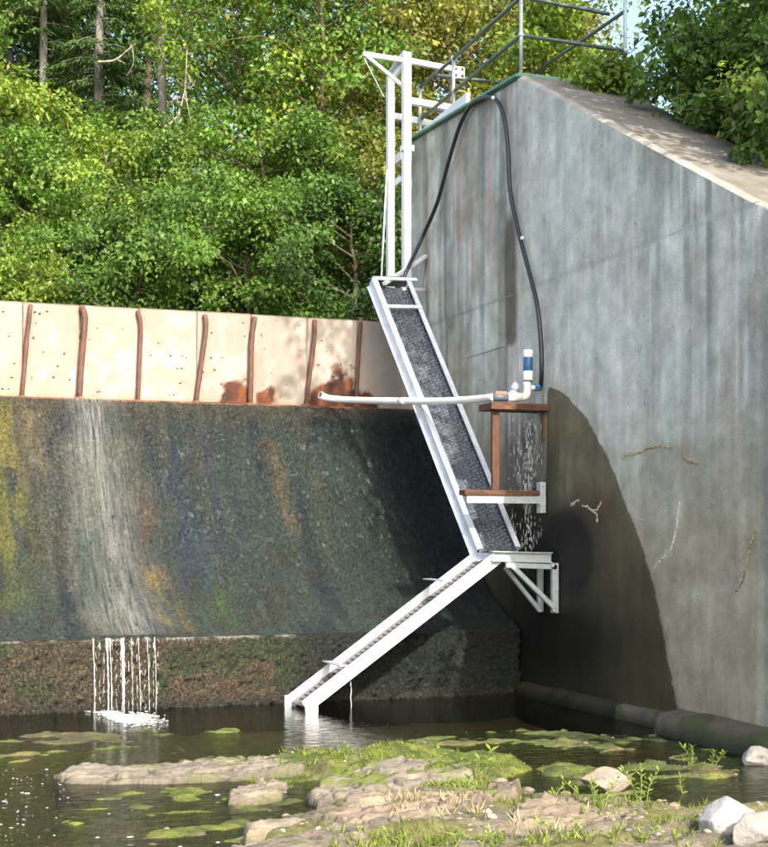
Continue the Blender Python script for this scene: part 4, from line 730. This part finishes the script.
def conifer(label, px, dep, H, R, seed, h0=.25, top=1., group=None, pal_=DARK, base=None):
    rg = np.random.default_rng(seed); q = P(px, HOR, d=dep); loc = np.array((q[0], q[1], float(hill_z(q[0], q[1]))-.2))
    t = thing('spruce_tree', label, 'tree', tuple(loc), group); mb = MB(); k = 16; hh = np.linspace(0, H, k); w = np.cumsum(rg.normal(0, .02, (k, 2)), 0); tp = np.stack([loc[0]+w[:, 0], loc[1]+w[:, 1], loc[2]+hh], 1); mb.tube(tp, np.linspace(.17, .03, k), 10)
    ps, ds = [], []
    nb = int(H*11)
    for i in range(nb):
        f = rg.uniform(h0*.5, top); live = f > h0; b = np.array([np.interp(f*H, hh, tp[:, j]) for j in range(3)]); az = rg.uniform(0, 6.28); ln = R*(1.05-f*.8)*rg.uniform(.5, 1.1)*(1 if live else .6)
        u_ = np.array((math.cos(az), math.sin(az), 0)); path = np.array([b, b+u_*ln*.5+np.array((0, 0, -.05*ln)), b+u_*ln+np.array((0, 0, -.32*ln))]); mb.tube(smooth_path(path, 5), np.linspace(.018, .005, 5), 5, False)
        if live:
            m = int(170*ln); s = rg.uniform(.15, 1.05, m)[:, None]; p = b+u_*ln*s+np.array((0, 0, -1))*ln*.30*s**1.6; sdv = np.array((-u_[1], u_[0], 0)); spn = rg.normal(0, .16, m)[:, None]*(1.15-s*.8)*ln
            ps.append(p+sdv*spn+rg.normal(0, .03, (m, 3))+np.array((0, 0, -1))*np.abs(spn)*.3); ds.append(u_*.7+sdv*np.sign(spn)*.7+rg.normal(0, .35, (m, 3))+np.array((0, 0, -.5)))
    mb.build('trunk', M['bark_grey'], t); p = np.concatenate(ps); dd = np.concatenate(ds); n = len(p)
    leaf_mesh('crown', p, dd, np.array((0, 0, 1.))+rg.normal(0, .4, (n, 3)), .15*rg.uniform(.6, 1.4, n), .035, pal(n, pal_, .5, rg, (.16, .12, .05), .06), M['needle'], t, loc); return t
G = 'trees in the wood behind the dam'
# tall back rows
for i, (px, dep, H, R, pl, top) in enumerate([(-70, 40, 17, 3.2, GREEN, 1), (40, 44, 19, 3.0, DARK, 1), (215, 42, 17, 3.2, GREEN, 1), (300, 39, 18, 3.2, MID, 1), (385, 41, 18, 3.0, OLIVE, 1), (470, 38, 18, 3.3, OLIVE, 1), (535, 40, 17, 2.4, YEL, 1), (745, 40, 15, 2.6, GREEN, 1), (790, 36, 15, 3.2, GREEN, 1), (95, 46, 17, 3, DARK, 1), (65, 37, 15, 2.2, DARK, 1), (140, 38, 15, 2.0, GREEN, 1), (620, 44, 9, 2.0, GREEN, 1), (250, 47, 18, 3, DARK, 1), (430, 46, 18, 3, DARK, 1), (500, 47, 17, 3, DARK, 1), (345, 46, 18, 3, DARK, 1), (20, 48, 18, 3, DARK, 1), (-110, 34, 15, 3, GREEN, 1), (870, 34, 14, 3, GREEN, 1)]):
    tree('leafy_tree', 'tall leafy tree in the back rows of the wood', px, dep, H, R, pl, 400+i, group=G, nb=46, leaves=80, L=.17, clump=.62, h0=.12)
conifer('tall spruce with drooping dark boughs near the upper left corner', 98, 33, 15, 2.0, 501, .16, group=G); conifer('spruce with a pale trunk at the far upper left', 45, 34.5, 15, 2.0, 502, .16, group=G); conifer('dark spruce left of the sky gap', 8, 37, 16, 2.3, 503, .2, group=G); conifer('ragged spruce with bare grey trunk just under the small sky gap', 160, 29.5, 10.6, 1.2, 504, .88, group=G)
# middle row
mids = [(20, 27, 5.4, 2.3, YEL, 'yellow green young tree at the left edge above the flashboards'), (95, 29, 5.2, 2.0, MID, 'light green young tree below the spruces'), (228, 27.5, 11.5, 1.9, YEL, 'bright yellow green tree right of the grey trunk'), (275, 30, 12, 2.4, MID, 'full green tree in the middle of the wood'), (330, 27, 10.5, 2.2, MID, 'dense green tree left of the white frame'),
        (388, 30, 11.5, 2.2, OLIVE, 'olive yellow tree right behind the white frame'), (450, 28, 11, 2.1, OLIVE, 'olive tree behind the wall railing'), (515, 31, 11.5, 2.2, YEL, 'yellow green tree over the corner of the wing wall'), (548, 29, 9.3, 1.1, OLIVE, 'small olive tree behind the right part of the railing'), (-60, 28, 9, 2.4, GREEN, 'green tree just outside the left edge'), (150, 33, 5.0, 2.2, GREEN, 'green tree behind the bare grey trunk')]
for i, (px, dep, H, R, pl, lab) in enumerate(mids): tree('leafy_tree', lab, px, dep, H, R, pl, 600+i, group=G, nb=40, leaves=115, L=.115, clump=.46, trunk_r=.075, h0=.1, extra=(.32, .26, .05), pe=.05)
# shrubs on the bank
shr = [(-40, 23.6, 2.9, 1.5, GREEN, 'low bush beyond the flashboards at the left edge'), (25, 23.2, 2.2, 1.2, YEL, 'pale yellow green bush over the first rusty pin'), (75, 24.5, 3.4, 1.5, MID, 'leafy bush over the second rusty pin'), (135, 23.6, 3.0, 1.5, GREEN, 'leafy bush over the third rusty pin'), (190, 24.2, 3.5, 1.6, GREEN, 'dark green bush over the fourth rusty pin'),
       (245, 23.4, 3.2, 1.5, MID, 'green bush over the fifth rusty pin'), (300, 24, 3.6, 1.6, GREEN, 'green bush over the sixth rusty pin'), (350, 23.5, 3.5, 1.4, DARK, 'shadowy bush beside the head of the ladder'), (405, 24.5, 4.6, 1.6, OLIVE, 'olive bush behind the white frame posts'), (110, 26, 5.0, 1.7, YEL, 'tall yellow green bush below the leaning spruce bough'), (50, 26, 5.0, 1.7, MID, 'tall green bush at left below the young trees'), (260, 26, 5.4, 1.7, MID, 'tall green bush in the middle of the bank'), (320, 26, 5.2, 1.7, GREEN, 'tall dense bush left of the ladder head'), (180, 26.5, 5.2, 1.7, GREEN, 'tall bush below the bare grey trunk'), (375, 27, 6.4, 1.6, OLIVE, 'tall olive bush left of the white frame')]
for i, (px, dep, H, R, pl, lab) in enumerate(shr): tree('bush', lab, px, dep, H, R, pl, 700+i, 'bush', h0=.08, nb=26, leaves=120, L=.092, clump=.34, group='bushes along the headpond bank', base=4.05)
# right bank: growth behind and over the wing wall
RB = [((.98, -.32, 6.74), .40, .14, YEL, 'small leafy bush on the wall top below the railing corner post'), ((1.6, -1.7, 5.7), 1.5, .8, GREEN, 'leafy bush overhanging the middle of the sloping cap'), ((1.75, -2.7, 5.1), 1.7, .95, GREEN, 'bushy growth overhanging the cap right of the middle'), ((1.7, -3.6, 4.7), 1.7, .95, YEL, 'pale leaved bush at the right edge above the sloping cap'), ((3.2, -2.4, 5.6), 2.8, 1.4, GREEN, 'tall shrub at the right edge behind the bushes'), ((3.5, .4, 6.0), 1.4, .7, MID, 'leafy bush behind the railing at the back edge of the wall')]
for i, (lc, H, R, pl, lab) in enumerate(RB): tree('bush', lab, 0, 0, H, R, pl, 800+i, 'bush', h0=.08, nb=24 if i else 7, leaves=90, L=.085, clump=.25, loc=lc, group='growth on the bank behind the wing wall', extra=(.35, .33, .2) if i == 3 else None, pe=.06, nsub=4)
tree('maple_tree', 'dark green tree with a few red leaves filling the upper right corner', 0, 0, 9, 2.9, GREEN, 850, loc=(5.0, 1.0, 5.4), h0=.02, nb=50, leaves=110, L=.13, clump=.46, extra=(.30, .035, .02), pe=.006, nsub=5)
tree('leafy_tree', 'small tree growing behind the far end of the railing', 0, 0, 3.0, .6, YEL, 851, loc=(1.6, 2.6, 6.0), h0=.2, nb=14, leaves=60, L=.11, clump=.3)
tree('shade_tree', 'tall unseen tree on the right bank, placed and shaped to shade the flashboards', 0, 0, 6.6, 3.0, GREEN, 853, loc=(1.9, -4.8, 4.4), h0=.48, nb=30, leaves=95, L=.15, clump=.55, nsub=4)  # out of view; crown placed and shaped to shade the flashboards
tree('bush', 'low unseen bush added at the near end of the wing wall to shade the shelves', 0, 0, 3.6, 2.0, GREEN, 854, 'bush', loc=(1.45, -8.9, 1.9), h0=.04, nb=30, leaves=100, L=.13, clump=.5, nsub=4)  # added out of view so its crown shades the right-hand shelves
tree('shade_tree', 'broad low unseen tree added on the right bank to shade the pool', 0, 0, 7, 2.1, GREEN, 852, loc=(3.0, -7.2, 2.6), h0=.05, nb=40, leaves=110, L=.17, clump=.6, nsub=4)  # unseen, added to shade the toe and the water beside the wall

# weeds, grass
def weed(px, py, H, label, seed, nl=20, L=.062, pl=((.17, .24, .04), (.28, .34, .07)), stems=1):
    rg = np.random.default_rng(seed); g = gp(px, py, .05); g[2] = max(bed_z(g[0], g[1]), 0)-.01
    t = thing('weed', label, 'plant', tuple(g), 'leafy weeds on the near bank'); mb = MB(); ps, ds = [], []
    for s in range(stems):
        ang = rg.uniform(0, 6.28); ln = H*rg.uniform(.7, 1.05); off = np.array((math.cos(ang), math.sin(ang), 0))*(.07*s); lean = rg.normal(0, .12, 2); tip = g+off*1.6+np.array((lean[0]*ln, lean[1]*ln, ln)); path = smooth_path([g+off*.4, (g+tip)/2+rg.normal(0, .012, 3), tip], 10); mb.tube(path, np.linspace(.006, .002, 10), 5)
        for k in range(nl):
            f = .12+.88*k/nl; b = np.array([np.interp(f, np.linspace(0, 1, 10), path[:, j]) for j in range(3)]); az = k*2.4+rg.uniform(-.4, .4); ps.append(b); ds.append((math.cos(az), math.sin(az), rg.uniform(.1, .7)+.5*f))
    mb.build('stem', M['stem'], t); ps, ds = np.array(ps), np.array(ds); n = len(ps); sz = L*(.5+H*2)*rg.uniform(.6, 1.25, n)
    leaf_mesh('leaves', ps, ds, np.array((0, 0, 1.))+rg.normal(0, .2, (n, 3)), sz, sz*.30, pal(n, pl, .4, rg), M['grass'], t, g)
for i, a in enumerate([(478, 780, .30, 'tallest leafy weed standing on the mossy ridge against the dark water', 2), (440, 768, .22, 'thin weed left of the tallest weed on the ridge', 1), (640, 800, .25, 'leafy weed right of the pinkish rock', 3), (598, 812, .22, 'bushy weed in front of the pinkish rock', 4), (683, 786, .16, 'pale seeded weed between the pinkish rock and the white boulder', 1), (692, 758, .16, 'weed on the wet shelf below the wall footing', 2), (712, 757, .15, 'weed between the wall footing and the smooth grey stone', 2), (554, 800, .14, 'small weed at the edge of the bank left of the pinkish rock', 2), (470, 806, .2, 'yellowish weed at the foot of the grey ledge', 3), (500, 850, .10, 'weed at the bottom edge of the picture', 4), (578, 848, .10, 'tall weed at the bottom edge right of centre', 3), (345, 752, .12, 'tiny weed on the moss under the lower trough', 1), (392, 846, .10, 'weed at the bottom edge left of centre', 3), (640, 850, .10, 'weed at the bottom edge left of the boulders', 3)]): weed(a[0], a[1], a[2], a[3], 900+i, stems=a[4])
def blades(name, spots, label, pl, seed, mat='grass', Lr=(.05, .13), wd=.007):
    rg = np.random.default_rng(seed); P_, D_, L_ = [], [], []
    for px, py, sx, sy, n in spots:
        for _ in range(n):
            g = gp(px+rg.normal(0, sx), py+rg.normal(0, sy), .04); z = bed_z(g[0], g[1])
            if z < -.01: continue
            g[2] = z-.01
            for __ in range(5): P_.append(g+rg.normal(0, .012, 3)*(1, 1, 0)); D_.append((rg.normal(0, .45), rg.normal(0, .45), 1)); L_.append(rg.uniform(*Lr))
    P_, D_ = np.array(P_), np.array(D_); n = len(P_); leaf_mesh(name, P_, D_, rg.normal(0, 1, (n, 3)), np.array(L_), wd, pal(n, pl, .4, rg), M[mat], None, (0, 0, 0), label=label, cat='grass', kind='stuff')
blades('grass', [(440, 850, 40, 6, 60), (570, 850, 40, 6, 60), (380, 852, 25, 6, 25), (600, 815, 25, 5, 60), (455, 792, 22, 4, 60), (390, 764, 50, 4, 50), (330, 762, 40, 5, 35), (500, 800, 20, 5, 40), (650, 806, 60, 5, 25), (540, 806, 20, 5, 40), (700, 842, 30, 5, 40), (250, 775, 40, 4, 12)], 'short green grass on the near bank and mossy ridge', ((.16, .22, .03), (.30, .34, .07)), 950, Lr=(.03, .09), wd=.005)
blades('moss', [(360, 766, 95, 7, 700), (470, 774, 45, 7, 420), (255, 786, 40, 6, 160), (620, 765, 90, 10, 350)], 'low yellow green moss covering the rock ridge in the middle of the bank', ((.10, .125, .02), (.20, .225, .035)), 952, Lr=(.010, .032), wd=.008)
blades('dry_grass', [(415, 812, 16, 3, 18), (465, 815, 10, 6, 26), (390, 822, 16, 4, 12), (530, 830, 40, 8, 16)], 'pale dry grass straw on the ledges at centre', ((.45, .36, .22), (.60, .50, .33)), 951, Lr=(.05, .12), wd=.005)
# dead branches hanging in the wood
def dead(label, pts, dep, r, sub=5, seed=0):
    rg = np.random.default_rng(seed); p = smooth_path([P(a, b, d=dep+(0 if len(q) == 0 else q[0])) for a, b, *q in pts], 20); t = thing('dead_branch', label, 'branch', tuple(p[0]), 'bare branches in the wood'); mb = MB(); mb.tube(p, np.linspace(r, r*.35, 20), 6); mb.build('limb', M['twig'], t)
    mb = MB()
    for i in range(sub): b = p[rg.integers(4, 19)]; e = b+np.array((rg.normal(0, .25), rg.normal(0, .15), rg.uniform(-.7, .25))); mb.tube(smooth_path([b, (b+e)/2+rg.normal(0, .05, 3), e], 6), np.linspace(r*.5, r*.2, 6), 5)
    mb.build('twigs', M['twig'], t)
dead('long bare branch hanging down right of the bare grey trunk', [(160, 130), (176, 118), (184, 95), (186, 75), (187, 50)], 26.3, .022, 7, 1); dead('bare branch reaching right from the spruce in the upper left', [(98, 62), (115, 60), (128, 50), (136, 44)], 28, .025, 4, 2); dead('pale bare branch reaching across left of the white frame', [(310, 232), (340, 220), (365, 215), (386, 214)], 24.5, .016, 3, 3); dead('thin bare branch left of the white frame, above the longer pale branch', [(340, 183), (360, 181), (380, 178)], 24.5, .012, 2, 4)
